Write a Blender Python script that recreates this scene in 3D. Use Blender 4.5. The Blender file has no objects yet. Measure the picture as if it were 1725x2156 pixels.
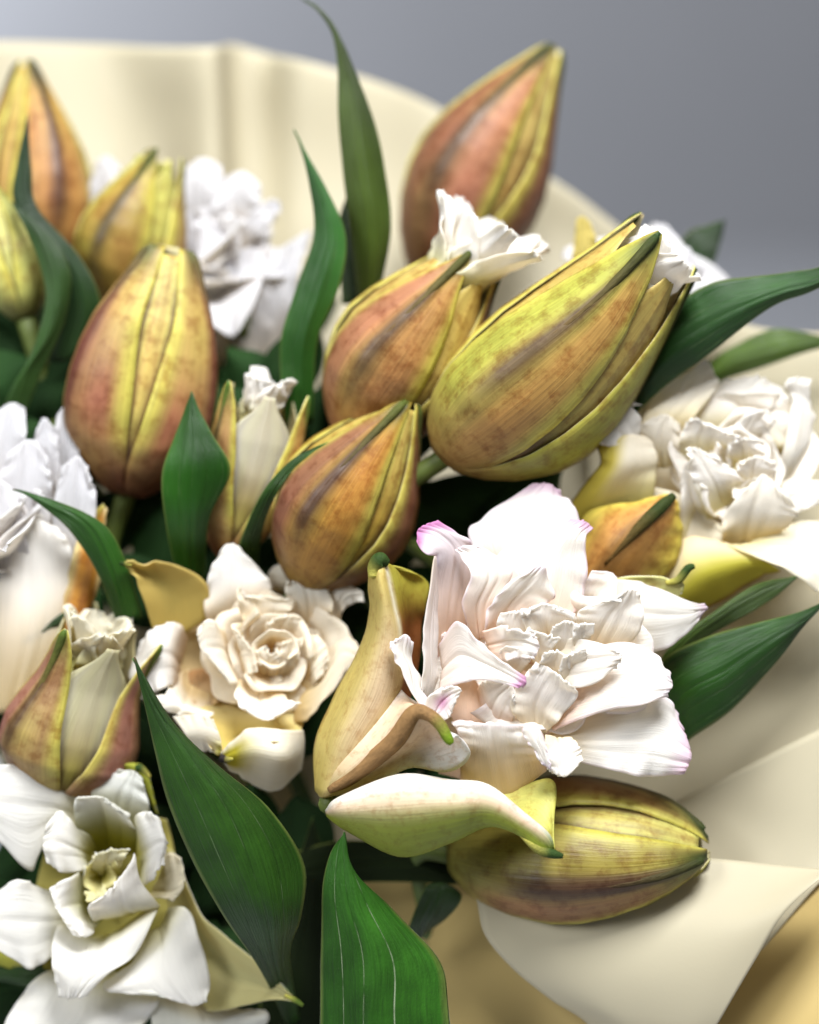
import bpy, math, random
import numpy as np
from mathutils import Vector, Matrix

# ------------------------------------------------------------------ camera, world, lights
SC = bpy.context.scene
COL = SC.collection
W, H = 1725.0, 2156.0            # working units of the picture plane at the focus distance
D = 0.90                         # metres from the lens to the focus plane
K = 0.33 / W                     # metres per unit in the focus plane
F = D / K
PITCH = math.radians(20)
TGT = Vector((0, 0, 0.42))
FWD = Vector((0, math.cos(PITCH), -math.sin(PITCH)))
UP = Vector((0, math.sin(PITCH), math.cos(PITCH)))
RIGHT = Vector((1, 0, 0))
CAM = TGT - FWD * D
cam_d = bpy.data.cameras.new('camera')
cam = bpy.data.objects.new('camera', cam_d)
COL.objects.link(cam)
cam.location = CAM
cam.rotation_euler = (math.pi / 2 - PITCH, 0, 0)
cam_d.sensor_fit = 'HORIZONTAL'
cam_d.sensor_width = 24
cam_d.lens = F / W * 24
cam_d.clip_start = 0.02
cam_d.clip_end = 50
cam_d.dof.use_dof = True
cam_d.dof.focus_distance = D + 10 * K
cam_d.dof.aperture_fstop = 1.75
SC.camera = cam

wd = bpy.data.worlds.new('World'); SC.world = wd; wd.use_nodes = True
wd.node_tree.nodes['Background'].inputs[0].default_value = (0.90, 0.94, 1.0, 1)
wd.node_tree.nodes['Background'].inputs[1].default_value = 0.13
SC.view_settings.view_transform = 'Standard'
SC.view_settings.look = 'None'
SC.view_settings.exposure = 0.04
SC.view_settings.gamma = 1.0
SC.cycles.max_bounces = 16; SC.cycles.diffuse_bounces = 10; SC.cycles.transmission_bounces = 10

def area(name, loc, target, size, power, color):
    l = bpy.data.lights.new(name, 'AREA'); l.shape = 'RECTANGLE'; l.size = size[0]; l.size_y = size[1]
    l.energy = power; l.color = color
    o = bpy.data.objects.new(name, l); COL.objects.link(o)
    o.location = loc
    o.rotation_euler = (Vector(target) - Vector(loc)).to_track_quat('-Z', 'Y').to_euler()
    return o
area('window_light', (-1.10, -0.80, 1.45), (0, 0.05, 0.40), (0.6, 0.6), 22, (0.96, 0.985, 1.0))
area('ceiling_light', (0.20, -0.28, 1.65), (0.03, 0.03, 0.40), (0.5, 0.5), 40, (0.98, 0.99, 1.0))
area('room_window', (-1.55, 2.25, 0.75), (-0.9, 3.0, 0.35), (0.5, 0.8), 27, (0.92, 0.96, 1.0))

# ------------------------------------------------------------------ helpers
def P(u, v, d=0.0):
    t = D + d * K
    return CAM + (FWD + RIGHT * ((u - W / 2) / F) + UP * ((H / 2 - v) / F)) * t

def S(r, g, b):
    def f(c):
        c /= 255.0
        return c / 12.92 if c <= 0.04045 else ((c + 0.055) / 1.055) ** 2.4
    return np.array([f(r), f(g), f(b)])

def mixc(a, b, w):
    return a + (b - a) * np.clip(w, 0, 1)[..., None]

def sst(a, b, x):
    x = np.clip((x - a) / (b - a), 0, 1)
    return x * x * (3 - 2 * x)

def catmull(pts, n):
    """pts (m, ..., 3) -> n samples along the first axis"""
    m = len(pts)
    if m == 2:
        x = np.linspace(0, 1, n).reshape((-1,) + (1,) * (pts.ndim - 1))
        return pts[0] * (1 - x) + pts[1] * x
    ext = np.concatenate([[2 * pts[0] - pts[1]], pts, [2 * pts[-1] - pts[-2]]])
    x = np.linspace(0, m - 1, n)
    i = np.minimum(x.astype(int), m - 2)
    f = (x - i).reshape((-1,) + (1,) * (pts.ndim - 1))
    p0, p1, p2, p3 = ext[i], ext[i + 1], ext[i + 2], ext[i + 3]
    return 0.5 * (2 * p1 + (p2 - p0) * f + (2 * p0 - 5 * p1 + 4 * p2 - p3) * f ** 2 + (3 * p1 - p0 - 3 * p2 + p3) * f ** 3)

def link(o, parent=None):
    COL.objects.link(o)
    if parent is not None:
        o.parent = parent
        o.matrix_parent_inverse = Matrix.Translation(-parent.location)
    return o

def tag(o, label, cat, group=None):
    o['label'] = label; o['category'] = cat
    if group: o['group'] = group
    return o

def thing(name, loc, label, cat, group=None):
    o = bpy.data.objects.new(name, None)
    o.location = loc; o.empty_display_size = 0.01
    COL.objects.link(o)
    return tag(o, label, cat, group)

def mesh_obj(name, verts, faces, mat, parent=None, cols=None, uvs=None):
    me = bpy.data.meshes.new(name)
    me.from_pydata([tuple(v) for v in verts], [], faces)
    if cols is not None:
        a = me.attributes.new('col', 'FLOAT_COLOR', 'POINT')
        c = np.ones((len(verts), 4)); c[:, :3] = cols
        a.data.foreach_set('color', c.ravel())
    if uvs is not None:
        a = me.attributes.new('st', 'FLOAT_VECTOR', 'POINT')
        c = np.zeros((len(verts), 3)); c[:, :2] = uvs
        a.data.foreach_set('vector', c.ravel())
    me.polygons.foreach_set('use_smooth', [True] * len(me.polygons))
    me.materials.append(mat)
    me.update()
    return link(bpy.data.objects.new(name, me), parent)

def grid_normals(G):
    ds = np.gradient(G, axis=0); dt = np.gradient(G, axis=1)
    n = np.cross(ds, dt)
    l = np.linalg.norm(n, axis=-1, keepdims=True)
    bad = l[..., 0] < 1e-12
    n = n / np.maximum(l, 1e-12)
    if bad.any():
        for i in (0, -1):
            j = 1 if i == 0 else -2
            n[i][bad[i]] = n[j][bad[i]]
    return n

def shell(name, G, mat, parent, colA, colB, thick=0.0009, flip=None):
    """closed thin shell from a grid; side A is the one that faces the lens at its centre unless flip says otherwise"""
    ns, nt = G.shape[:2]
    N = grid_normals(G)
    if flip is None:
        v = np.array(CAM) - G
        flip = np.sum(N * v) < 0
    if flip: N = -N
    s = np.linspace(0, 1, ns)[:, None] * np.ones((1, nt))
    t = np.linspace(-1, 1, nt)[None, :] * np.ones((ns, 1))
    edge = np.minimum(1, np.minimum(1 - np.abs(t), np.minimum(s, 1 - s) * 2) * 9 + 0.35)
    off = N * (thick / 2 * edge)[..., None]
    A = (G + off).reshape(-1, 3); B = (G - off).reshape(-1, 3)
    n = ns * nt
    idx = np.arange(n).reshape(ns, nt)
    fa = np.stack([idx[:-1, :-1], idx[1:, :-1], idx[1:, 1:], idx[:-1, 1:]], -1).reshape(-1, 4)
    if flip: fa = fa[:, ::-1]
    faces = fa.tolist() + (fa[:, ::-1] + n).tolist()
    loop = list(idx[0, :]) + list(idx[1:, -1]) + list(idx[-1, -2::-1]) + list(idx[-2:0:-1, 0])
    for i in range(len(loop)):
        a, b = int(loop[i]), int(loop[(i + 1) % len(loop)])
        f = [a, b, b + n, a + n]
        faces.append(f if not flip else f[::-1])
    cA = colA(s, t) if callable(colA) else np.ones((ns, nt, 3)) * colA
    cB = colB(s, t) if callable(colB) else np.ones((ns, nt, 3)) * colB
    cols = np.concatenate([cA.reshape(-1, 3), cB.reshape(-1, 3)])
    st = np.stack([s, t], -1).reshape(-1, 2)
    return mesh_obj(name, np.concatenate([A, B]), faces, mat, parent, cols, np.concatenate([st, st]))

def loft(rows, conv, ns=34, nt=20):
    m = max(len(r) for r in rows if isinstance(r, list))
    out = []
    for r in rows:
        r = r if isinstance(r, list) else [r]
        pts = np.array([list(P(*conv(p[0], p[1]), p[2])) for p in r])
        if len(pts) == 1:
            pts = np.repeat(pts, m, 0)
        elif len(pts) != m:
            pts = catmull(pts, m)
        out.append(pts)
    A = np.array(out)                       # rows, cols, 3
    A = catmull(A, ns)                      # along
    A = np.swapaxes(catmull(np.swapaxes(A, 0, 1), nt), 0, 1)
    return A

def ruffle(G, amp, seed, freq=3.0, lump=0.3, tipw=0.6):
    rng = np.random.RandomState(seed)
    ns, nt = G.shape[:2]
    s = np.linspace(0, 1, ns)[:, None]; t = np.linspace(-1, 1, nt)[None, :]
    N = grid_normals(G)
    def wob(x, k):
        y = 0
        for i in range(1, 5):
            y = y + np.sin(x * freq * i * (1 + 0.3 * rng.rand()) * math.pi + rng.rand() * 6.28) / i ** 0.75
        return y * k
    L = wob(s, 0.55); R = wob(s, 0.55)
    T = wob(t, 0.5)
    env = sst(0.05, 0.35, s)
    e = np.abs(t) ** 2.2
    f = np.where(t < 0, L, R) * e * env + T * s ** 4 * tipw
    lum = np.sin(s * 5 + rng.rand() * 6) * np.sin(t * 2.6 + rng.rand() * 6) + 0.6 * np.sin(s * 9 + t * 4 + rng.rand() * 6)
    return G + N * ((f + lum * lump * 0.5) * amp * K)[..., None]

def tube(name, pts, radii, mat, parent, n=10, cols=None, squash=None):
    pts = catmull(np.array([list(p) for p in pts]), max(12, 5 * len(pts)))
    radii = catmull(np.array(radii, float)[:, None], len(pts))[:, 0]
    m = len(pts)
    tan = np.gradient(pts, axis=0); tan /= np.linalg.norm(tan, axis=1, keepdims=True) + 1e-12
    ref = np.array([0.31, -0.9, 0.3]) if squash is None else np.array(squash)
    verts, faces, cc, st = [], [], [], []
    for i in range(m):
        a = np.cross(tan[i], ref); a /= np.linalg.norm(a) + 1e-12
        b = np.cross(tan[i], a)
        for j in range(n):
            q = 2 * math.pi * j / n
            verts.append(pts[i] + radii[i] * (math.cos(q) * a + math.sin(q) * b * (1 if squash is None else 0.7)))
            st.append((i / (m - 1), j / n * 2 - 1))
            if cols is not None: cc.append(cols(i / (m - 1)))
    for i in range(m - 1):
        for j in range(n):
            k = (j + 1) % n
            faces.append((i * n + j, i * n + k, (i + 1) * n + k, (i + 1) * n + j))
    faces.append(tuple(range(n - 1, -1, -1))); faces.append(tuple(range((m - 1) * n, m * n)))
    return mesh_obj(name, verts, faces, mat, parent, np.array(cc) if cols is not None else np.ones((len(verts), 3)) * 0.1, np.array(st))

# ------------------------------------------------------------------ materials
def new_mat(name):
    m = bpy.data.materials.new(name); m.use_nodes = True
    nt = m.node_tree
    return m, nt, nt.nodes['Principled BSDF'], nt.nodes['Material Output']

def mk(nt, t, **kw):
    n = nt.nodes.new(t)
    for k, v in kw.items():
        if k.startswith('i_'):
            key = k[2:]
            n.inputs[int(key) if key.isdigit() else key.replace('_', ' ')].default_value = v
        else: setattr(n, k, v)
    return n

def plant_mat(name, rough=0.5, spec=0.35, transl=0.3, str_scale=(2.0, 26.0), str_bump=0.25, blotch=0.12, blotch_scale=60, mott=None, fine_bump=0.1, coat=0.0, veins=None, tr_tint=(1, 1, 1), sub=0.0):
    m, nt, bs, out = new_mat(name)
    L = nt.links.new
    at = mk(nt, 'ShaderNodeAttribute', attribute_name='col')
    stn = mk(nt, 'ShaderNodeAttribute', attribute_name='st')
    tc = mk(nt, 'ShaderNodeTexCoord')
    mp = mk(nt, 'ShaderNodeVectorMath', operation='MULTIPLY'); mp.inputs[1].default_value = (str_scale[0], str_scale[1], 1)
    L(stn.outputs['Vector'], mp.inputs[0])
    oi = mk(nt, 'ShaderNodeObjectInfo')
    ad = mk(nt, 'ShaderNodeVectorMath', operation='ADD')
    L(mp.outputs[0], ad.inputs[0]); L(oi.outputs['Random'], ad.inputs[1])
    n1 = mk(nt, 'ShaderNodeTexNoise', i_Scale=1.0, i_Detail=3.0); L(ad.outputs[0], n1.inputs['Vector'])
    n2 = mk(nt, 'ShaderNodeTexNoise', i_Scale=float(blotch_scale), i_Detail=4.0); L(tc.outputs['Object'], n2.inputs['Vector'])
    n3 = mk(nt, 'ShaderNodeTexNoise', i_Scale=900.0, i_Detail=2.0); L(tc.outputs['Object'], n3.inputs['Vector'])
    # brightness variation
    avg = mk(nt, 'ShaderNodeMath', operation='ADD'); L(n1.outputs['Fac'], avg.inputs[0]); L(n2.outputs['Fac'], avg.inputs[1])
    mr = mk(nt, 'ShaderNodeMapRange'); mr.inputs['From Min'].default_value = 0.7; mr.inputs['From Max'].default_value = 1.3
    mr.inputs['To Min'].default_value = 1 - blotch; mr.inputs['To Max'].default_value = 1 + blotch
    L(avg.outputs[0], mr.inputs['Value'])
    mul = mk(nt, 'ShaderNodeVectorMath', operation='SCALE'); L(at.outputs['Color'], mul.inputs[0]); L(mr.outputs[0], mul.inputs['Scale'])
    colout = mul.outputs[0]
    if mott:                                   # speckles of another pigment
        c, scale, lo, hi, amount = mott
        n4 = mk(nt, 'ShaderNodeTexNoise', i_Scale=float(scale), i_Detail=5.0, i_Roughness=0.65); L(tc.outputs['Object'], n4.inputs['Vector'])
        r4 = mk(nt, 'ShaderNodeMapRange'); r4.inputs['From Min'].default_value = lo; r4.inputs['From Max'].default_value = hi
        r4.inputs['To Max'].default_value = amount; L(n4.outputs['Fac'], r4.inputs['Value'])
        mx = mk(nt, 'ShaderNodeMix', data_type='RGBA', blend_type='MULTIPLY'); L(r4.outputs[0], mx.inputs['Factor'])
        L(colout, mx.inputs['A']); mx.inputs['B'].default_value = (*c, 1)
        colout = mx.outputs['Result']
    hsum = mk(nt, 'ShaderNodeMath', operation='MULTIPLY_ADD'); L(n3.outputs['Fac'], hsum.inputs[0]); hsum.inputs[1].default_value = fine_bump; L(n1.outputs['Fac'], hsum.inputs[2])
    height = hsum.outputs[0]
    if veins:                                  # parallel leaf veins: pale broken lines with a slight groove
        count, width, vcol, keep = veins
        sep = mk(nt, 'ShaderNodeSeparateXYZ'); L(stn.outputs['Vector'], sep.inputs[0])
        ma = mk(nt, 'ShaderNodeMath', operation='MULTIPLY_ADD'); L(sep.outputs['Y'], ma.inputs[0]); ma.inputs[1].default_value = count / 2; ma.inputs[2].default_value = 100.5
        pp = mk(nt, 'ShaderNodeMath', operation='PINGPONG'); L(ma.outputs[0], pp.inputs[0]); pp.inputs[1].default_value = 0.5
        lt = mk(nt, 'ShaderNodeMapRange'); lt.inputs['From Min'].default_value = 0.5 - width; lt.inputs['From Max'].default_value = 0.5 - width * 0.3
        L(pp.outputs[0], lt.inputs['Value'])
        nb = mk(nt, 'ShaderNodeTexNoise', i_Scale=90.0, i_Detail=3.0); L(tc.outputs['Object'], nb.inputs['Vector'])
        rb = mk(nt, 'ShaderNodeMapRange'); rb.inputs['From Min'].default_value = keep; rb.inputs['From Max'].default_value = keep + 0.18
        L(nb.outputs['Fac'], rb.inputs['Value'])
        mm = mk(nt, 'ShaderNodeMath', operation='MULTIPLY'); L(lt.outputs[0], mm.inputs[0]); L(rb.outputs[0], mm.inputs[1])
        m2 = mk(nt, 'ShaderNodeMath', operation='MULTIPLY'); L(mm.outputs[0], m2.inputs[0]); m2.inputs[1].default_value = 0.75
        mx = mk(nt, 'ShaderNodeMix', data_type='RGBA'); L(m2.outputs[0], mx.inputs['Factor']); L(colout, mx.inputs['A']); mx.inputs['B'].default_value = (*vcol, 1)
        colout = mx.outputs['Result']
        hh = mk(nt, 'ShaderNodeMath', operation='MULTIPLY_ADD'); L(lt.outputs[0], hh.inputs[0]); hh.inputs[1].default_value = -0.8; L(height, hh.inputs[2])
        height = hh.outputs[0]
    bp = mk(nt, 'ShaderNodeBump', i_Strength=str_bump, i_Distance=0.0008); L(height, bp.inputs['Height'])
    L(colout, bs.inputs['Base Color']); L(bp.outputs[0], bs.inputs['Normal'])
    bs.inputs['Roughness'].default_value = rough; bs.inputs['Specular IOR Level'].default_value = spec
    bs.inputs['Coat Weight'].default_value = coat
    if sub:
        bs.inputs['Subsurface Weight'].default_value = sub; bs.inputs['Subsurface Radius'].default_value = (1.0, 0.8, 0.6); bs.inputs['Subsurface Scale'].default_value = 0.002
    if transl > 0:
        tr = mk(nt, 'ShaderNodeBsdfTranslucent')
        tint = mk(nt, 'ShaderNodeVectorMath', operation='MULTIPLY'); tint.inputs[1].default_value = tr_tint; L(colout, tint.inputs[0])
        L(tint.outputs[0], tr.inputs['Color'])
        ms = mk(nt, 'ShaderNodeMixShader', i_0=transl); L(bs.outputs[0], ms.inputs[1]); L(tr.outputs[0], ms.inputs[2]); L(ms.outputs[0], out.inputs['Surface'])
    return m

M_PETAL = plant_mat('petal', rough=0.55, spec=0.22, transl=0.42, str_scale=(3, 40), str_bump=0.55, blotch=0.04, fine_bump=0.10, tr_tint=(1.0, 0.93, 0.80))
M_TEPAL = plant_mat('tepal', rough=0.45, spec=0.35, transl=0.12, str_scale=(3, 26), str_bump=0.32, blotch=0.20, blotch_scale=70, mott=((0.50, 0.30, 0.20), 150, 0.47, 0.66, 0.65), fine_bump=0.16)
M_TEPAL2 = plant_mat('pale_tepal', rough=0.45, spec=0.35, transl=0.25, str_scale=(4, 34), str_bump=0.4, blotch=0.10, blotch_scale=90, mott=((0.62, 0.42, 0.28), 260, 0.50, 0.68, 0.5), fine_bump=0.22)
M_RIDGE = plant_mat('midrib', rough=0.7, spec=0.15, transl=0.0, str_scale=(30, 6), str_bump=0.5, blotch=0.25, blotch_scale=150, fine_bump=0.3)
M_LEAF = plant_mat('leaf', rough=0.36, spec=0.4, transl=0.10, str_scale=(3, 40), str_bump=0.5, blotch=0.28, blotch_scale=45, fine_bump=0.15, veins=(5, 0.03, (0.12, 0.20, 0.07), 0.5), tr_tint=(0.9, 1.3, 0.4))
M_LEAF_NEAR = plant_mat('leaf_near', rough=0.42, spec=0.30, transl=0.08, str_scale=(9, 34), str_bump=0.75, blotch=0.30, blotch_scale=80, fine_bump=0.30, veins=(4, 0.022, (0.13, 0.20, 0.09), 0.42), tr_tint=(0.9, 1.3, 0.4))
M_SHADE = plant_mat('shaded_leaf', rough=0.75, spec=0.12, transl=0.0, str_scale=(3, 40), str_bump=0.4, blotch=0.3)  # leaf with deep shade put into its dark colour
M_LEAF_VEINED = plant_mat('leaf_veined', rough=0.42, spec=0.30, transl=0.08, str_scale=(9, 34), str_bump=0.8, blotch=0.30, blotch_scale=80, fine_bump=0.30, veins=(4, 0.020, (0.42, 0.50, 0.32), 0.36), tr_tint=(0.9, 1.3, 0.4))
M_STALK = plant_mat('stalk', rough=0.5, transl=0.0, str_bump=0.3, blotch=0.2)

def paper_mat(name, col, transl):
    m, nt, bs, out = new_mat(name)
    L = nt.links.new
    tc = mk(nt, 'ShaderNodeTexCoord')
    n = mk(nt, 'ShaderNodeTexNoise', i_Scale=700.0, i_Detail=2.0); L(tc.outputs['Object'], n.inputs['Vector'])
    n2 = mk(nt, 'ShaderNodeTexNoise', i_Scale=14.0, i_Detail=3.0); L(tc.outputs['Object'], n2.inputs['Vector'])
    mr = mk(nt, 'ShaderNodeMapRange'); mr.inputs['To Min'].default_value = 0.94; mr.inputs['To Max'].default_value = 1.06; L(n2.outputs['Fac'], mr.inputs['Value'])
    mul = mk(nt, 'ShaderNodeVectorMath', operation='SCALE'); mul.inputs[0].default_value = col; L(mr.outputs[0], mul.inputs['Scale'])
    bp = mk(nt, 'ShaderNodeBump', i_Strength=0.06, i_Distance=0.0005); L(n.outputs['Fac'], bp.inputs['Height'])
    L(mul.outputs[0], bs.inputs['Base Color']); L(bp.outputs[0], bs.inputs['Normal'])
    bs.inputs['Roughness'].default_value = 0.48; bs.inputs['Specular IOR Level'].default_value = 0.3
    tr = mk(nt, 'ShaderNodeBsdfTranslucent'); 
    tn = mk(nt, 'ShaderNodeVectorMath', operation='MULTIPLY'); tn.inputs[1].default_value = (1.0, 0.91, 0.68); L(mul.outputs[0], tn.inputs[0]); L(tn.outputs[0], tr.inputs['Color'])
    ms = mk(nt, 'ShaderNodeMixShader', i_0=transl); L(bs.outputs[0], ms.inputs[1]); L(tr.outputs[0], ms.inputs[2]); L(ms.outputs[0], out.inputs['Surface'])
    return m
M_PAPER = paper_mat('wrapping_film', tuple(S(198, 190, 164)), 0.30)
M_PAPER_SHADED = paper_mat('shade_tinted_film', tuple(S(204, 180, 118)), 0.22)  # same film, its shade and warm filtered light painted as ochre

def plain_mat(name, col, rough, scale):
    m, nt, bs, out = new_mat(name)
    L = nt.links.new
    tc = mk(nt, 'ShaderNodeTexCoord')
    n = mk(nt, 'ShaderNodeTexNoise', i_Scale=float(scale), i_Detail=5.0); L(tc.outputs['Object'], n.inputs['Vector'])
    mr = mk(nt, 'ShaderNodeMapRange'); mr.inputs['To Min'].default_value = 0.96; mr.inputs['To Max'].default_value = 1.04; L(n.outputs['Fac'], mr.inputs['Value'])
    mul = mk(nt, 'ShaderNodeVectorMath', operation='SCALE'); mul.inputs[0].default_value = col; L(mr.outputs[0], mul.inputs['Scale'])
    bp = mk(nt, 'ShaderNodeBump', i_Strength=0.1, i_Distance=0.001); L(n.outputs['Fac'], bp.inputs['Height'])
    L(mul.outputs[0], bs.inputs['Base Color']); L(bp.outputs[0], bs.inputs['Normal'])
    bs.inputs['Roughness'].default_value = rough
    return m

# ------------------------------------------------------------------ setting: wall and table
def box(name, lo, hi, mat):
    x0, y0, z0 = lo; x1, y1, z1 = hi
    v = [(x0, y0, z0), (x1, y0, z0), (x1, y1, z0), (x0, y1, z0), (x0, y0, z1), (x1, y0, z1), (x1, y1, z1), (x0, y1, z1)]
    f = [(0, 3, 2, 1), (4, 5, 6, 7), (0, 1, 5, 4), (1, 2, 6, 5), (2, 3, 7, 6), (3, 0, 4, 7)]
    o = mesh_obj(name, v, f, mat)
    o.data.polygons.foreach_set('use_smooth', [False] * 6)
    o['kind'] = 'structure'
    return o
box('wall', (-3.2, 3.0, -0.75), (3.2, 3.1, 2.4), plain_mat('wall_paint', tuple(S(170, 171, 177)), 0.8, 6))
box('table_top', (-1.6, -0.7, -0.04), (1.8, 2.2, 0.0), plain_mat('table_surface', tuple(S(182, 184, 190)), 0.5, 20))

# ------------------------------------------------------------------ wrapping film
ident = lambda x, y: (x, y)
def sheet(name, rows, label, ns=60, nt=60, wave=0.0, seed=1, parent=None, mat=None):
    G = loft(rows, ident, ns, nt)
    if wave: G = ruffle(G, wave, seed, 1.4, 0.6, 0.3)
    o = shell(name, G, mat or M_PAPER, None, np.ones(3) * .8, np.ones(3) * .8, 0.0004)
    return tag(o, label, 'wrapping paper', 'cream wrapping sheets round the bouquet')

sheet('wrapping_sheet', [
    [(-260, 120, 850), (-60, 88, 1010), (180, 90, 1090), (330, 98, 990), (450, 97, 940), (490, 92, 1110), (560, 112, 1130), (640, 128, 1010), (800, 175, 1030), (930, 232, 1070), (1080, 330, 1030), (1200, 400, 1010), (1330, 500, 990)],
    [(-260, 500, 870), (-60, 470, 1010), (180, 440, 1030), (330, 430, 1070), (450, 430, 950), (500, 430, 1070), (560, 430, 1090), (640, 450, 1010), (800, 480, 1010), (930, 520, 1050), (1080, 560, 1010), (1200, 600, 990), (1330, 640, 950)],
    [(-200, 1100, 720), (-40, 1100, 820), (180, 1100, 840), (330, 1100, 800), (450, 1100, 790), (500, 1100, 840), (560, 1100, 860), (640, 1100, 810), (800, 1100, 810), (930, 1100, 840), (1080, 1100, 820), (1200, 1100, 800), (1330, 1100, 760)],
    [(300, 2300, 520), (400, 2300, 540), (500, 2300, 560), (570, 2300, 560), (640, 2300, 560), (690, 2300, 570), (740, 2300, 570), (800, 2300, 560), (860, 2300, 560), (920, 2300, 560), (980, 2300, 550), (1040, 2300, 540), (1100, 2300, 520)]],
    'cream wrapping film standing behind the buds with a soft vertical fold', 50, 90, wave=14, seed=6)
sheet('wrapping_sheet', [
    [(1240, 560, 700), (1420, 640, 720), (1600, 690, 640), (1780, 705, 560), (1960, 720, 440)],
    [(1240, 900, 660), (1420, 920, 640), (1600, 900, 580), (1780, 880, 490), (1960, 900, 380)],
    [(1230, 1350, 560), (1400, 1350, 520), (1560, 1300, 440), (1740, 1260, 380), (1900, 1240, 300)],
    [(1120, 2000, 460), (1260, 2000, 430), (1400, 1980, 380), (1540, 1960, 330), (1680, 1930, 280)],
    [(960, 2420, 440), (1040, 2420, 430), (1110, 2420, 420), (1170, 2420, 390), (1230, 2420, 360)]],
    'pale film side of the wrap behind the bright white flower with yellow tepals', 50, 50, wave=16, seed=9)
sheet('wrapping_sheet', [
    [(1330, 1740, 330), (1420, 1690, 330), (1560, 1620, 290), (1740, 1530, 240), (1950, 1450, 180)],
    [(1330, 1900, 320), (1440, 1850, 310), (1590, 1790, 260), (1780, 1720, 200), (1990, 1660, 140)],
    [(1260, 2060, 310), (1360, 2040, 295), (1480, 2000, 260), (1600, 1940, 220), (1720, 1865, 180)],
    [(1000, 2450, 380), (1060, 2450, 370), (1130, 2450, 340), (1200, 2450, 300), (1260, 2450, 270)]],
    'cream film fold rising diagonally beside the tip of the sideways-lying bud', 40, 40, wave=7, seed=4)
sheet('wrapping_sheet', [
    [(985, 1800, 190), (1200, 1790, 190), (1500, 1808, 150), (1640, 1822, 110), (1760, 1832, 70)],
    [(1005, 1900, 175), (1200, 1890, 150), (1420, 1900, 115), (1590, 1890, 75), (1725, 1852, 30)],
    [(1022, 1970, 165), (1200, 1970, 120), (1400, 1970, 85), (1530, 1960, 55), (1650, 1925, 25)],
    [(1080, 2040, 160), (1220, 2040, 110), (1370, 2050, 75), (1490, 2050, 50), (1592, 2020, 35)],
    [(1160, 2105, 160), (1260, 2115, 110), (1370, 2130, 80), (1460, 2140, 60), (1530, 2125, 50)],
    [(1250, 2170, 170), (1320, 2190, 120), (1380, 2205, 100), (1440, 2215, 85), (1490, 2200, 75)],
    [(1350, 2330, 200), (1380, 2335, 170), (1400, 2340, 150), (1420, 2345, 140), (1440, 2340, 130)]],
    'smooth translucent cream film flap curling out under the sideways-lying bud', 60, 40)
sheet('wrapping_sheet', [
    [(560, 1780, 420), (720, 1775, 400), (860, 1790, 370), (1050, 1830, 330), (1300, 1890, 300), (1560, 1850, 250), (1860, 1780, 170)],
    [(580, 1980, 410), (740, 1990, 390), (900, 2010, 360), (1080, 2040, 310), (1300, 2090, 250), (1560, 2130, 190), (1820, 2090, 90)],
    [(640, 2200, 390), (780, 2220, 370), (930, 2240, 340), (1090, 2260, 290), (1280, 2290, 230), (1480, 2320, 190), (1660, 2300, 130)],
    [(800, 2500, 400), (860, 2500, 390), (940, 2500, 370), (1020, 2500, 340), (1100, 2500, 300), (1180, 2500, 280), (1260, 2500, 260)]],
    'inner film with shade and filtered light painted in as ochre, below the white-veined leaf and the sideways-lying bud', 40, 60, mat=M_PAPER_SHADED)

# ------------------------------------------------------------------ colours
WHITE = S(250, 249, 247)
CREAM = S(246, 236, 210)
BLUSH = S(246, 222, 204)
PINK = S(214, 140, 196)
LILAC = S(232, 216, 236)
YG = S(190, 186, 84)
GREEN = S(92, 122, 36)
DKGREEN = S(42, 62, 24)

def petal_in(base=CREAM, tip=WHITE, pink=0.0, s0=0.0, s1=0.55, edgepink=0.0, green=0.0, gcol=YG):
    def f(s, t):
        c = mixc(np.ones(s.shape + (3,)) * base, tip, sst(s0, s1, s))
        if green: c = mixc(c, gcol, green * sst(0.6, 0.0, s) * (1 - 0.5 * np.abs(t)))
        if edgepink: c = mixc(c, LILAC, edgepink * sst(0.82, 1.0, np.maximum(np.abs(t), s)))
        if pink: c = mixc(c, PINK, pink * sst(0.80, 1.0, s))
        return c
    return f

def tepal_out(body=S(214, 190, 130), rib=YG, edge=WHITE, tip=GREEN, base=YG, ribw=0.3, tips=0.86):
    def f(s, t):
        c = np.ones(s.shape + (3,)) * body
        c = mixc(c, rib, sst(ribw * 1.6, ribw * 0.2, np.abs(t)))
        c = mixc(c, edge, sst(0.45, 0.95, np.abs(t)))
        c = mixc(c, base, 0.8 * sst(0.3, 0.0, s))
        c = mixc(c, tip, sst(tips, 1.0, s))
        return c
    return f

# ------------------------------------------------------------------ stalk joints inside the bouquet
NODES = [P(250, 1750, 480), P(560, 1500, 520), P(760, 1420, 540), P(1000, 1450, 500), P(1180, 1380, 540), P(560, 2150, 380), P(900, 1980, 380)]
TIE = Vector((0.02, 0.06, 0.12))
def stalk_cols(a=S(88, 100, 44), b=S(70, 92, 40)):
    return lambda x: a + (b - a) * x
def stalk(parent, base, direction, node, r0=24, r1=17):
    base = Vector(base); q = NODES[node]
    L = (q - base).length
    p1 = base + direction.normalized() * L * 0.3
    tube('stalk', [base - direction.normalized() * 0.004, p1, p1.lerp(q, .6), q], [r0 * K, r0 * .8 * K, r1 * K, r1 * K], M_STALK, parent, 10, stalk_cols())

# ------------------------------------------------------------------ buds
PROFILE = np.array([(0, .30), (.06, .50), (.14, .72), (.25, .91), (.37, 1.0), (.48, .985), (.6, .86), (.72, .66), (.83, .45), (.92, .27), (.97, .18), (1.0, .11)])
def calm(c):
    g = c.mean(-1, keepdims=True)
    return (c + (g - c) * .04) * .80

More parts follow.
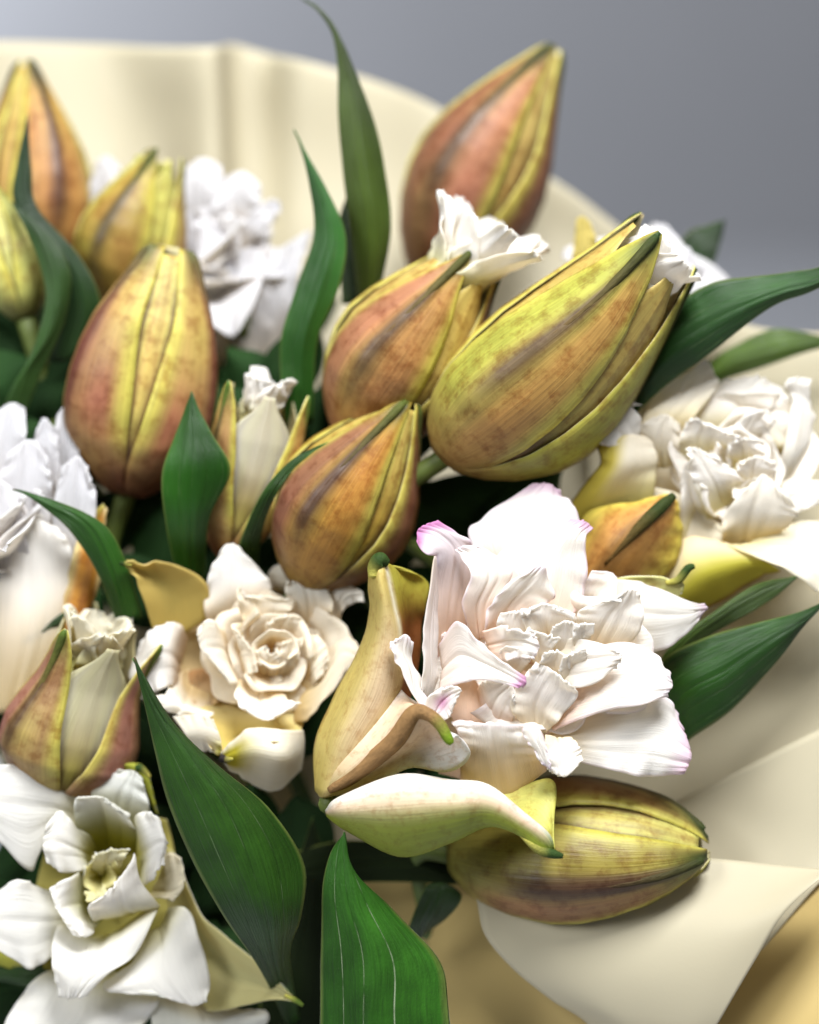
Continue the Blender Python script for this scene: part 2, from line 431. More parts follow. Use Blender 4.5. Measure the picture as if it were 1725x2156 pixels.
def bud(label, base, tip, R, roll=0.0, bend=(0, 0, 0), openness=0.0, body=S(178, 124, 78), yel=S(196, 184, 84), rib=S(92, 70, 46), tipc=S(72, 92, 40), basec=S(150, 108, 64), node=2,
        white=0, wlen=0.22, wspread=0.5, seed=0, group='closed lily buds', seamw=1.0, ribw=.11, green=0.0, wcol=WHITE, profile=None, twist=0.12, lens=(1, 1, 1), shoulder=0.0, halfw=(60, 52, 44), seamcol=None, left=None, right=None, pale=False):
    rng = np.random.RandomState(seed + 11)
    body = body * np.array([.86, .84, .92])
    b = np.array(P(*base)); e = np.array(P(*tip))
    th = thing('lily_bud', Vector(b), label, 'flower bud', group)
    R = R * K * (1 + (base[2] + tip[2]) / 2 * K / D)
    L = np.linalg.norm(e - b)
    mid = (b + e) / 2 + (np.array(RIGHT) * bend[0] - np.array(UP) * bend[1] + np.array(FWD) * bend[2]) * K
    prof = PROFILE if profile is None else np.array(profile)
    def axis(s):
        s = s[..., None]
        c = 2 * mid - (b + e) / 2
        return b * (1 - s) ** 2 + c * 2 * s * (1 - s) + e * s ** 2
    ax = (e - b) / L
    cv = np.array(CAM) - (b + e) / 2
    X = cv - ax * np.dot(cv, ax); X /= np.linalg.norm(X)     # roll 0: midrib of the first tepal faces the lens
    Y = np.cross(ax, X)
    def surf(s, th_, k=1.0, lift=0.0, phi=0.0):
        r = np.interp(s, prof[:, 0], prof[:, 1])
        tw = twist * (s - .4) * 2
        tri = 1 + 0.075 * np.cos(3 * (th_ - roll)) * sst(0, .3, s) + 0.0 * s
        rr = R * (r * tri * k + lift)
        a = th_ + tw
        return axis(s) + rr[..., None] * (np.cos(a)[..., None] * X + np.sin(a)[..., None] * Y)
    ns, nt = 44, 22
    s = np.linspace(0, 1, ns)[:, None] * np.ones((1, nt)); t = np.linspace(-1, 1, nt)[None, :] * np.ones((ns, 1))
    pt = .12 if openness else .85
    def HW(s): return np.interp(s, [0, .1, .35, .7, .88, .96, 1], np.radians([62, halfw[0], halfw[1] + 2, halfw[2], halfw[2] * (pt + .65 * (1 - pt)), halfw[2] * (pt + .3 * (1 - pt)), halfw[2] * pt]))
    # inner tepals seen in the seams
    for k in range(3):
        phi = roll + math.pi / 3 + k * 2 * math.pi / 3
        hw = math.radians(36 if not openness else 50)
        G = surf(s * (0.97 if not openness else 0.96), phi + t * hw * (1 if not openness else 1 - .75 * sst(.75, 1, s)), 0.945 - 0.05 * np.abs(t) ** 2 + 0.02 * np.exp(-(t / .12) ** 2), 0.0)
        if openness: G = G + (.6 * openness * R * (np.clip(s - .55, 0, 1) / .45) ** 1.6)[..., None] * (math.cos(phi) * X + math.sin(phi) * Y)
        def ci(s, t):
            c = np.ones(s.shape + (3,)) * yel * 1.15
            c = mixc(c, S(226, 218, 120), sst(.45, .85, s) * .6 + (0.5 if openness else 0) * sst(.3, .8, s))
            bd = np.maximum(0, math.pi / 3 - HW(s)) / hw
            c = mixc(c, body, .45 * np.exp(-((np.abs(t) - .12) / .16) ** 2) * sst(.2, .5, s))
            c = mixc(c, S(86, 54, 34), 0.95 * np.exp(-((np.abs(t) - bd) / .10) ** 2) * sst(1.05, .75, s) * seamw)
            c = mixc(c, basec, sst(.3, 0, s))
            if seamcol is not None: c = mixc(c, seamcol, sst(.25, .7, s) * .75)
            return calm(c)
        shell('inner_tepal', G, M_PETAL if pale else M_TEPAL, th, ci, S(220, 210, 160), 0.0008, flip=True)
    for k in range(3):
        phi = roll + k * 2 * math.pi / 3
        hw = HW(s)
        ln = lens[k]
        op = openness * R * (np.clip(s - .55, 0, 1) / .45) ** 1.6
        lift = 0.015 + 0.05 * np.exp(-(t / .13) ** 2) * sst(0.05, .4, s) - 0.012 * np.abs(t) ** 3 + shoulder * np.exp(-((s - .9) / .08) ** 2) * (1 - t * t)
        G = surf(s * ln, phi + t * hw, 1.0, lift)
        rad = math.cos(phi) * X + math.sin(phi) * Y
        G = G + op[..., None] * rad
        wob = 0.012 * R * np.sin(s * 13 + rng.rand() * 6) * np.abs(t) ** 3
        G = G + wob[..., None] * rad
        bl = rng.rand()
        def co(s, t, bl=bl):
            a = np.abs(t)
            nz = np.sin(s * 7 + t * 3 + bl * 9) * .5 + np.sin(s * 13 - t * 5 + bl * 20) * .25
            c = mixc(np.ones(s.shape + (3,)) * body, yel, 0.30 + 0.35 * nz + 0.25 * sst(.5, .9, s) + green)
            c = mixc(c, S(200, 190, 88), sst(.6, .95, a) * .6 * sst(0.0, .35, s))
            if left is not None: c = mixc(c, left, sst(-.05, -.35, t) * sst(1.0, .75, s) * .85)
            if right is not None: c = mixc(c, right, sst(.05, .35, t) * sst(1.0, .75, s) * sst(.95, .7, t) * .75)
            c = mixc(c, S(212, 202, 84), sst(.62, .97, a) * .8 * sst(.1, .35, s))
            c = mixc(c, rib, sst(ribw * 1.9, ribw * .6, a) * .95 * sst(.1, .4, s))
            c = mixc(c, basec, sst(.26, 0.0, s) * .9)
            c = mixc(c, tipc, sst(.80, 1, s) * sst(1.0, .3, a))
            return calm(c)
        tp = shell('tepal', G, M_TEPAL, th, co, S(226, 218, 170), 0.0011, flip=True)
        i0 = nt // 2
        line = (G[:, i0 - 1] + G[:, i0]) / 2
        sel = line[9::4]
        outw = sel - axis(np.linspace(0, 1, ns)[9::4] * ln)
        outw /= np.linalg.norm(outw, axis=1, keepdims=True)
        sel = sel - outw * R * np.interp(np.linspace(0, 1, len(sel)), [0, .5, 1], [.055, .035, .02])[:, None]
        n = len(sel)
        rr = R * np.interp(np.linspace(0, 1, n), [0, .25, .6, 1], [.025, .045, .055, .062])
        ext = sel[-1] + (sel[-1] - sel[-2]) * .35
        tube('midrib', list(sel) + [ext], list(rr) + [R * .04], M_RIDGE, tp, 8, lambda x: rib + (tipc * .55 - rib) * min(1, max(0, x * 1.5 - .5)))
    # white petals pushing out of an opening bud
    for i in range(white):
        ph = 2 * math.pi * i / max(1, white) + rng.rand() * .8
        rad = math.cos(ph) * X + math.sin(ph) * Y
        tang = -math.sin(ph) * X + math.cos(ph) * Y
        r0 = R * (.30 + .12 * rng.rand()); ln = L * wlen * (.75 + .5 * rng.rand())
        sp = wspread * (.4 + .9 * rng.rand())
        rows = []
        for q in np.linspace(0, 1, 5):
            c = axis(np.array(.72))+ ax * (q * (ln + .28 * L - .08 * L)) + rad * (r0 * .8 + sp * R * q ** 2 * .8)
            w = R * (.36 + .16 * rng.rand()) * (1 - .65 * q ** 2.5)
            rows.append([c - tang * w - rad * w * .35, c, c + tang * w - rad * w * .35])
        G = catmull(np.array(rows), 26); G = np.swapaxes(catmull(np.swapaxes(G, 0, 1), 14), 0, 1)
        G = ruffle(G, 9, seed * 7 + i, 2.2, .4, 1.0)
        shell('petal', G, M_PETAL, th, petal_in(S(226, 220, 160), wcol, 0, 0.2, .7), petal_in(S(206, 202, 120), wcol, 0, .2, .75), 0.0008)
    stalk(th, b, Vector(-ax), node)
    return th

# ------------------------------------------------------------------ leaves
def leaf(label, rows, mat=None, seed=0, amp=5, col=S(50, 98, 34), col2=None, back=S(96, 128, 66), edge=None, ns=50, nt=24, crease=3.5, thick=.0007, group='long green lily leaves'):
    G = loft(rows, ident, ns, nt)
    G = ruffle(G, amp, seed, 1.6, .6, .2)
    N = grid_normals(G)
    t = np.linspace(-1, 1, nt)[None, :] * np.ones((ns, 1)); s = np.linspace(0, 1, ns)[:, None] * np.ones((1, nt))
    sg = -1 if np.sum(N * (np.array(CAM) - G)) < 0 else 1
    G = G - N * (sg * crease * K * (np.exp(-(t / .07) ** 2) + .4 * np.exp(-((np.abs(t) - .45) / .06) ** 2)) * sst(1, .7, s))[..., None]
    col = col * np.array([.80, .62, .36]); c2 = col * .55 if col2 is None else col2
    def f(s, t):
        c = mixc(np.ones(s.shape + (3,)) * col, c2, .55 + .45 * np.sin(s * 4 + t * 2 + seed))
        c = mixc(c, S(120, 132, 66), sst(.955, 1.0, np.abs(t)) * .6)
        if edge is not None: c = mixc(c, edge, sst(.9, 1.0, s))
        return c
    o = shell('lily_leaf', G, mat or M_LEAF, None, f, back, thick)
    return tag(o, label, 'leaf', group)

# ------------------------------------------------------------------ flowers
def crease(G, amount, seed=0):
    q = .25 + .3 * ((seed * 7 % 10) / 10); w2 = .05 + .1 * ((seed * 3 % 10) / 10)
    ns, nt = G.shape[:2]
    N = grid_normals(G)
    s = np.linspace(0, 1, ns)[:, None]; t = np.linspace(-1, 1, nt)[None, :]
    sg = -1 if np.sum(N * (np.array(CAM) - G)) < 0 else 1
    f = np.exp(-(t / .10) ** 2) * sst(1.0, .55, s) + .5 * np.exp(-((t - q) / w2) ** 2) * sst(.9, .4, s)
    return G - N * (sg * amount * K * f)[..., None]

def frill(G, amount, seed=0):
    ns, nt = G.shape[:2]
    N = grid_normals(G); rng = np.random.RandomState(seed + 500)
    s = np.linspace(0, 1, ns)[:, None]; t = np.linspace(-1, 1, nt)[None, :]
    def w(x): return sum(np.sin(x * f_ + rng.rand() * 6.28) for f_ in (19, 31, 43)) * np.clip(np.sin(x * 5 + rng.rand() * 6) + .5, 0, 1.5)
    e = np.where(t < 0, w(s), w(s)) * np.abs(t) ** 7 * sst(.1, .4, s) + w(t * .7) * s ** 9
    return G + N * (e * amount * K)[..., None]

def swirl(th, conv, cx, cy, rings, seed, inn, out, dz=0.0, sq=1.0):
    """overlapping petals packed round a centre like the heart of a rose; ring = (radius, count, edge depth)"""
    rng = np.random.RandomState(seed)
    for r, n, de in rings:
        off = rng.rand() * 6.28
        for i in range(n):
            a0 = off + 6.283 * i / n; ha = 3.1416 / n * 1.45
            rr = r * (.82 + .36 * rng.rand()); jx, jy = (rng.rand(2) - .5) * r * .22; a0 += (rng.rand() - .5) * .7
            rows = []
            p1, p2, p3 = rng.rand(3) * 6.28
            for f, dd in ((.12 if r == rings[0][0] else .35, 52), (.62, 24), (.86, 2), (1.0, -8 + 14 * rng.rand())):
                row = []
                for k in np.linspace(-1, 1, 9):
                    a = a0 + ha * k
                    q = rr * f * (1 - .12 * max(0, abs(k) - .7) / .3 + (.10 * math.sin(k * 4 + p1) + .06 * math.sin(k * 9 + p2)) * f ** 2) + r * .05 * k
                    dk = de + dd * min(1, r / 120) + (-15 * k + 11 * math.sin(k * 6 + p3) * f ** 2) * min(1, r / 150) + dz
                    row.append((cx + jx + math.cos(a) * q, cy + jy + math.sin(a) * q * sq, dk))
                rows.append(row)
            G = loft(rows, conv, 30, 30)
            G = ruffle(G, 6 * min(1, r / 140), seed * 13 + i + int(r), 1.5, .3, .9)
            shell('petal', G, M_PETAL, th, inn, out, .0008)

def petals(th, data, conv, dz=0.0, name='petal', cupd=.3):
    for i, e in enumerate(data):
        rows = [[(p[0], p[1], p[2] + dz) for p in r] if isinstance(r, list) else (r[0], r[1], r[2] + dz) for r in e['rows']]
        cup = e.get('cup', cupd if e.get('name', name) == 'petal' else 1.0)
        for r in rows:
            if isinstance(r, list) and len(r) == 3:
                m = (r[0][2] + r[2][2]) / 2
                r[1] = (r[1][0], r[1][1], m + (r[1][2] - m) * cup)
        G = loft(rows, conv, e.get('ns', 44), e.get('nt', 30))
        if e.get('name', name) == 'petal':
            G = ruffle(G, e.get('amp', 7) * 1.5, e.get('seed', i * 3 + 1), e.get('freq', 3.0) * .62, e.get('lump', .35), e.get('tipw', .7) * .6)
            G = crease(G, e.get('crease', 4), e.get('seed', i))
            G = frill(G, e.get('frill', 2.2), e.get('seed', i))
        else:
            G = ruffle(G, e.get('amp', 7), e.get('seed', i * 3 + 1), e.get('freq', 3.0), e.get('lump', .35), e.get('tipw', .7))
        shell(e.get('name', name), G, e.get('mat', M_PETAL), th, e.get('inn', petal_in()), e.get('out', petal_in(YG, WHITE, 0, .1, .7)), e.get('thick', .0009), e.get('flip'))

def rosette(th, center, axis, rings, seed, scale=1.0, inn=None, out=None, depth=60, hook=0.0):
    """petal rings round an axis: each ring = (count, length, width, open angle from the axis, start radius, height)"""
    rng = np.random.RandomState(seed)
    c0 = np.array(P(*center)); ax = np.array(axis, float); ax /= np.linalg.norm(ax)
    X = np.cross(ax, [0.2, .3, 1]); X /= np.linalg.norm(X); Y = np.cross(ax, X)
    for n, ln, wd, ang, r0, hz, col in rings:
        off = rng.rand() * 6
        for i in range(n):
            ph = off + 2 * math.pi * (i + .35 * (rng.rand() - .5)) / n
            rad = math.cos(ph) * X + math.sin(ph) * Y; tg = -math.sin(ph) * X + math.cos(ph) * Y
            a0 = math.radians(ang * (.8 + .4 * rng.rand())); l = ln * K * scale * (.85 + .3 * rng.rand()); w = wd * K * scale * (.85 + .3 * rng.rand())
            p = c0 + rad * r0 * K * scale + ax * hz * K * scale
            rows = []; nseg = 6; curl = math.radians(10 + 60 * rng.rand()) * (ang / 60)
            for q in range(nseg + 1):
                f = q / nseg
                a = a0 * .35 + (a0 * .65 + curl) * f ** 1.3
                dirv = math.cos(a) * ax + math.sin(a) * rad
                if q: p = p + dirv * l / nseg
                nr = math.cos(a) * rad - math.sin(a) * ax
                ww = w * .5 * (.45 + 1.0 * math.sin(math.pi * min(1, f * .82 + .08)) ** .8) * (1 - .75 * max(0, f - .72) / .28)
                rows.append([p - tg * ww - nr * ww * .45, p, p + tg * ww - nr * ww * .45])
            G = catmull(np.array(rows), 30); G = np.swapaxes(catmull(np.swapaxes(G, 0, 1), 18), 0, 1)
            G = ruffle(G, wd * .075 * scale, seed * 31 + i + int(ang), 1.7, .4, .5)
            G = crease(G, 3, i)
            ci = col or inn or petal_in(); co = out or petal_in(YG, WHITE, 0, 0, .6)
            # the face towards the axis is the inner one
            N = grid_normals(G); side = np.sum(N * (c0 + ax * 200 * K - G)) < 0
            shell('petal', G, M_PETAL, th, ci, co, .0009, flip=side)

def tipcap(parent, pts, r, col=DKGREEN, name='tepal_tip', c0=None, x0=0.0):
    c0 = S(176, 168, 80) if c0 is None else c0
    tube(name, pts, [x * K for x in r], M_RIDGE, parent, 10, lambda x: c0 + (col - c0) * max(0, min(1, (x - x0) / (.6 * (1 - x0)))))
#@@OBJECTS
# ------------------------------------------------------------------ the open blush-white flower (sharpest)
cm = lambda x, y: (638 + .51 * x, 992 + .51 * y)
th = thing('double_lily', P(*cm(60, 1370), 70), 'fully open ruffled white double lily with pink petal tips and green hooked outer tepals', 'flower', 'open double lilies')
inner_bl = petal_in(BLUSH, WHITE, 0, .05, .6, .5)
out_w = petal_in(CREAM, WHITE, 0, 0, .4)
petals(th, [
    dict(rows=[[(900, 560, 110), (960, 560, 90), (1060, 560, 110)], [(760, 420, 110), (930, 380, 60), (1150, 420, 110)], [(682, 250, 120), (900, 220, 70), (1165, 300, 120)], [(760, 175, 130), (930, 140, 95), (1125, 150, 130)], [(940, 66, 150), (1000, 48, 145), (1065, 78, 150)]],
         inn=petal_in(CREAM, S(232, 232, 230), .35, 0, .5, .5), out=out_w, amp=6, seed=4),
    dict(rows=[[(900, 640, 60), (980, 640, 40), (1080, 640, 60)], [(860, 500, 70), (1000, 470, 20), (1150, 540, 80)], [(800, 355, 75), (1010, 370, 15), (1172, 400, 80)], [(950, 260, 70), (1080, 270, 25), (1168, 280, 75)], [(1110, 196, 80), (1165, 206, 70), (1196, 236, 85)]],
         inn=petal_in(BLUSH, WHITE, .55, 0, .5, .6), out=out_w, amp=5, seed=9),
    dict(rows=[[(560, 820, 90), (600, 800, 110), (680, 760, 100)], [(545, 640, 20), (600, 620, 80), (680, 600, 60)], [(538, 460, 0), (620, 450, 55), (735, 450, 50)], [(545, 350, -10), (630, 330, 25), (715, 340, 40)], [(505, 345, -30), (560, 258, -5), (672, 275, 25)], [(470, 290, -25), (480, 235, -12), (560, 202, 5)]],
         inn=petal_in(BLUSH, S(240, 232, 236), .95, .1, .6, .6), out=petal_in(CREAM, LILAC, .8), amp=5, seed=2, tipw=.9),
    dict(rows=[[(545, 350, -22), (556, 350, -5)], [(523, 500, -20), (556, 500, 10)], [(497, 640, -20), (560, 640, 15)], [(500, 750, -20), (552, 750, 20)], [(490, 860, -10), (556, 860, 30)], [(480, 940, 0), (535, 940, 40)]],
         inn=petal_in(S(236, 224, 222), WHITE, 0, 0, 1), out=out_w, amp=3, seed=5, freq=5),
    dict(rows=[[(700, 690, 40), (730, 700, 30), (780, 660, 30)], [(660, 560, -10), (720, 560, 5), (800, 540, 20)], [(690, 440, -20), (770, 440, -10), (862, 430, 20)], [(652, 355, 0), (740, 345, -20), (822, 362, 20)], [(628, 325, 5), (665, 308, -5), (730, 308, 10)]], inn=inner_bl, out=out_w, amp=5, seed=8),
    dict(rows=[[(740, 690, 20), (800, 690, 30), (900, 600, 30)], [(760, 600, -10), (850, 560, 10), (960, 560, 30)], [(830, 480, -20), (930, 470, -5), (1040, 520, 30)], [(960, 395, -5), (995, 388, -10), (1012, 425, 10)]], inn=inner_bl, out=out_w, amp=6, seed=3),
    dict(rows=[[(960, 720, 40), (1020, 720, 40), (1100, 720, 40)], [(900, 600, -10), (1000, 600, 15), (1130, 612, 0)], [(930, 572, -15), (1000, 545, -5), (1085, 572, -5)]], inn=petal_in(CREAM, WHITE), out=out_w, amp=8, seed=6, freq=4),
    dict(rows=[[(1120, 690, 40), (1200, 720, 40), (1330, 735, 60)], [(1130, 610, 10), (1250, 625, 15), (1392, 660, 40)], [(1165, 560, 5), (1290, 565, -5), (1402, 560, 35)], [(1310, 535, 0), (1345, 482, -20), (1388, 500, 25)]], inn=petal_in(CREAM, WHITE, 0, 0, .5), out=out_w, amp=5, seed=12),
    dict(rows=[[(1160, 450, 120), (1180, 560, 80), (1250, 700, 110)], [(1330, 447, 120), (1340, 580, 65), (1380, 745, 110)], [(1450, 475, 118), (1460, 590, 70), (1480, 738, 112)], [(1600, 540, 114), (1590, 590, 92), (1590, 668, 112)], [(1655, 552, 112), (1672, 562, 108), (1660, 580, 112)]],
         inn=petal_in(CREAM, S(234, 232, 228), .25, 0, .5, .3), out=out_w, amp=5, seed=14),
    dict(rows=[[(1180, 470, 150), (1200, 520, 150), (1210, 600, 160)], [(1320, 437, 140), (1330, 480, 150), (1340, 560, 165)], [(1450, 434, 138), (1460, 470, 150), (1470, 550, 165)], [(1540, 455, 138), (1548, 480, 146), (1552, 515, 155)], [(1560, 455, 138), (1575, 470, 140), (1565, 500, 145)]],
         inn=petal_in(S(206, 204, 120), S(214, 214, 150), 0, 0, 1), out=tepal_out(), amp=3, seed=15, name='outer_tepal', mat=M_TEPAL),
    dict(rows=[[(960, 820, 60), (980, 900, 50), (1000, 1090, 50)], [(1180, 740, 50), (1180, 870, 5), (1120, 1035, 15)], [(1330, 705, 40), (1340, 860, -5), (1270, 985, 5)], [(1450, 745, 40), (1440, 870, -5), (1400, 965, 5)], [(1515, 838, 22), (1528, 885, 8), (1505, 918, 12)]], inn=petal_in(BLUSH, WHITE, 0, .1, .5, .4), out=out_w, amp=5, seed=16),
    dict(rows=[[(980, 700, 30), (980, 780, 25), (1000, 900, 35)], [(1120, 690, 5), (1130, 780, -10), (1080, 900, 10)], [(1230, 710, -5), (1240, 770, -22), (1200, 880, -5)], [(1300, 745, -12), (1320, 765, -18), (1290, 812, -10)]], inn=petal_in(CREAM, WHITE, 0, 0, .5), out=out_w, amp=5, seed=17),
    dict(rows=[[(1000, 1085, 60), (1020, 1100, 50), (1060, 1120, 50)], [(1150, 1010, 75), (1150, 1110, 35), (1130, 1195, 45)], [(1330, 955, 75), (1330, 1110, 25), (1290, 1238, 55)], [(1500, 935, 75), (1470, 1110, 25), (1430, 1264, 55)], [(1570, 1050, 66), (1604, 1170, 45), (1575, 1248, 55)]],
         inn=petal_in(S(240, 226, 190), WHITE, .3, 0, .45, .4), out=out_w, amp=7, seed=19, freq=5),
    dict(rows=[[(560, 720, 20), (570, 820, 30), (560, 910, 20)], [(640, 618, -20), (650, 760, 10), (640, 880, -20)], [(740, 715, -40), (740, 790, -20), (730, 862, -40)], [(840, 795, -55), (845, 840, -42), (820, 874, -52)], [(918, 855, -62), (922, 880, -60), (890, 898, -62)]], inn=petal_in(S(244, 234, 228), WHITE, .8, 0, .4, .5), out=out_w, amp=4, seed=21),
    dict(rows=[[(500, 975, -30), (540, 1010, -15), (575, 1032, -30)], [(520, 925, -36), (565, 965, -10), (600, 1020, -36)], [(565, 902, -40), (600, 930, -18), (618, 985, -40)], [(612, 888, -44), (652, 898, -36), (630, 955, -44)]],
         inn=lambda s, t: mixc(np.ones(s.shape + (3,)) * WHITE, PINK, .8 * np.exp(-(((s - .45) / .25) ** 2 + (t / .5) ** 2))), out=out_w, amp=3, seed=22),
    dict(rows=[[(740, 660, 0), (760, 720, 10), (790, 790, 10)], [(850, 640, -20), (870, 700, 0), (880, 775, -8)], [(950, 680, -22), (978, 720, -14), (955, 772, -12)]], inn=petal_in(BLUSH, WHITE, 0, 0, .5, .3), out=out_w, amp=8, seed=23, freq=4),
    dict(rows=[[(900, 1040, 40), (960, 1075, 40), (1005, 1080, 40)], [(855, 960, 10), (960, 970, 20), (1070, 1010, 15)], [(910, 850, 0), (1000, 880, 5), (1135, 930, 0)], [(960, 793, -12), (1030, 820, -14), (1110, 872, -10)]], inn=petal_in(CREAM, WHITE), out=out_w, amp=7, seed=25, freq=4),
    dict(rows=[[(620, 1040, 60), (700, 1060, 60), (900, 1060, 60)], [(600, 930, 55), (700, 930, 80), (870, 930, 60)], [(640, 850, 40), (740, 850, 60), (900, 870, 40)]], inn=petal_in(BLUSH, S(244, 220, 200)), out=out_w, amp=4, seed=26),
    dict(rows=[[(720, 900, 40), (760, 1040, 50), (860, 1050, 40)], [(740, 870, 10), (800, 940, 30), (880, 980, 15)], [(800, 850, 0), (860, 880, 5), (880, 930, 0)]], inn=petal_in(BLUSH, WHITE), out=out_w, amp=4, seed=27),
    dict(rows=[[(650, 1292, 60), (830, 1345, 50), (1005, 1235, 50)], [(650, 1180, 10), (800, 1200, 40), (985, 1180, 15)], [(640, 1080, -10), (790, 1110, 5), (955, 1110, -10)], [(612, 1030, -15), (780, 1040, -22), (935, 1048, -15)]], inn=petal_in(S(240, 216, 168), WHITE, 0, .1, .9, .3), out=out_w, amp=7, seed=28, freq=4, tipw=1.2),
    dict(rows=[[(1000, 1090, 30), (1050, 1095, 30), (1110, 1100, 30)], [(1000, 1180, -15), (1060, 1165, 0), (1145, 1145, 0)], [(1020, 1235, -22), (1085, 1262, -18), (1155, 1195, -5)]], inn=petal_in(CREAM, WHITE), out=out_w, amp=7, seed=29, freq=4),
    dict(rows=[[(920, 1040, -22), (960, 1040, -35), (985, 1075, -30)], [(905, 1085, -22), (960, 1100, -45), (1005, 1125, -30)], [(950, 1145, -22), (990, 1165, -38), (1015, 1180, -30)], [(990, 1210, -22), (1010, 1225, -30), (1030, 1230, -28)]], inn=petal_in(WHITE, WHITE, 0, 0, 1, .8), out=out_w, amp=3, seed=30),
    # folded outer tepals
    dict(rows=[[(50, 1320, 60), (80, 1345, 30), (120, 1335, 20), (140, 1320, 50), (160, 1310, 80)], [(48, 1120, 90), (140, 1130, 10), (260, 1120, 20), (340, 1080, 70), (380, 1060, 110)], [(130, 920, 90), (240, 920, 5), (385, 900, 25), (430, 870, 90), (470, 860, 130)], [(245, 710, 80), (310, 710, 5), (395, 680, 15), (440, 660, 130), (492, 640, 160)], [(273, 560, 70), (325, 560, -5), (372, 560, 10), (440, 540, 120), (507, 560, 150)], [(266, 440, 60), (305, 440, 0), (345, 430, 10), (420, 420, 110), (508, 447, 140)], [(268, 395, 40), (300, 362, 20), (335, 368, 20), (348, 385, 35), (352, 392, 45)]],
         inn=lambda s, t: mixc(mixc(mixc(mixc(np.ones(s.shape + (3,)) * S(196, 176, 96), S(222, 196, 166), np.exp(-(((t + .25) / .28) ** 2 + ((s - .35) / .3) ** 2)) * .8), mixc(np.ones(s.shape + (3,)) * S(150, 92, 48), S(186, 178, 70), sst(.5, .8, s)), sst(.04, .16, t)), S(238, 232, 206), np.exp(-((t - .03) / .06) ** 2) * sst(.3, .6, s)), GREEN, sst(.88, 1, s) * sst(.1, 0, t)), out=petal_in(S(170, 110, 60), S(196, 190, 84), 0, .3, .8), amp=3, seed=31, name='outer_tepal', mat=M_TEPAL2, flip=None, nt=34),
    dict(rows=[[(60, 1330, 50), (70, 1345, 40), (90, 1350, 40), (120, 1345, 50), (150, 1335, 60)], [(100, 1180, 70), (150, 1220, 10), (200, 1262, -15), (250, 1285, 20), (290, 1300, 60)], [(240, 1000, 70), (300, 1080, 0), (375, 1118, -45), (430, 1160, 0), (440, 1230, 40)], [(360, 880, 70), (410, 960, 0), (455, 1000, -65), (530, 1080, -20), (610, 1240, 20)], [(430, 930, 30), (470, 970, -20), (515, 1003, -72), (590, 1080, -30), (692, 1170, 0)], [(510, 1000, -30), (540, 1020, -60), (562, 1040, -75), (610, 1080, -55), (650, 1100, -30)], [(590, 1095, -72), (600, 1105, -76), (608, 1112, -78), (612, 1108, -76), (616, 1104, -72)]],
         inn=tepal_out(S(226, 200, 170), S(150, 110, 70), WHITE, S(130, 140, 50), S(176, 160, 80), .16, .8), out=petal_in(CREAM, WHITE), amp=3, seed=32, name='outer_tepal', mat=M_TEPAL2, nt=34),
    dict(rows=[[(540, 1030, -40), (560, 1025, -30), (580, 1010, -20)], [(455, 935, -30), (475, 930, -15), (500, 925, -5)], [(398, 800, -30), (440, 815, -10), (484, 850, 5)], [(364, 722, -30), (410, 745, -12), (455, 785, 5)], [(375, 705, -26), (425, 674, -20), (448, 705, -5)]], inn=petal_in(LILAC, WHITE, 0, 0, .4, .4), out=out_w, amp=4, seed=33),
    dict(rows=[[(90, 1400, 20), (95, 1415, 10), (100, 1425, 10), (110, 1430, 30), (120, 1425, 50)], [(150, 1345, -20), (165, 1410, -45), (200, 1495, -10), (260, 1450, 60), (300, 1400, 90)], [(400, 1250, -30), (390, 1400, -85), (400, 1590, -20), (480, 1500, 60), (560, 1400, 100)], [(625, 1272, -40), (620, 1385, -95), (600, 1535, -40), (680, 1450, 40), (760, 1340, 70)], [(780, 1302, -50), (772, 1385, -80), (760, 1465, -50), (840, 1420, 20), (960, 1280, 45)], [(920, 1412, -50), (910, 1460, -66), (900, 1503, -50), (955, 1440, -10), (1040, 1290, 35)], [(1002, 1490, -50), (992, 1520, -58), (970, 1567, -50), (1012, 1500, -30), (1036, 1410, 5)], [(1030, 1560, -50), (1030, 1570, -52), (1030, 1580, -50), (1035, 1570, -46), (1038, 1560, -44)]],
         inn=lambda s, t: mixc(mixc(mixc(np.ones(s.shape + (3,)) * S(236, 232, 222), S(206, 176, 140), sst(-.92, -.6, t) * .8), S(140, 150, 52), sst(-.66, -.3, t)), S(120, 140, 44), sst(.75, 1, s)),
         out=petal_in(S(206, 196, 120), S(204, 202, 96), 0, 0, 1), amp=6, seed=34, name='outer_tepal', mat=M_TEPAL2, nt=40, freq=2.2),
], cm)
petals(th, [dict(rows=[[(560, 1250, 130), (850, 1300, 120), (1150, 1150, 130)], [(540, 900, 120), (850, 900, 140), (1200, 850, 120)], [(560, 560, 110), (900, 560, 130), (1200, 560, 115)]], inn=petal_in(BLUSH, CREAM), out=out_w, seed=38)], cm)
swirl(th, cm, 960, 800, [(250, 4, 35), (390, 5, 78)], 5, petal_in(BLUSH, WHITE, 0, 0, .6, .3), out_w)
cwh = petal_in(CREAM, WHITE, 0, 0, .7)
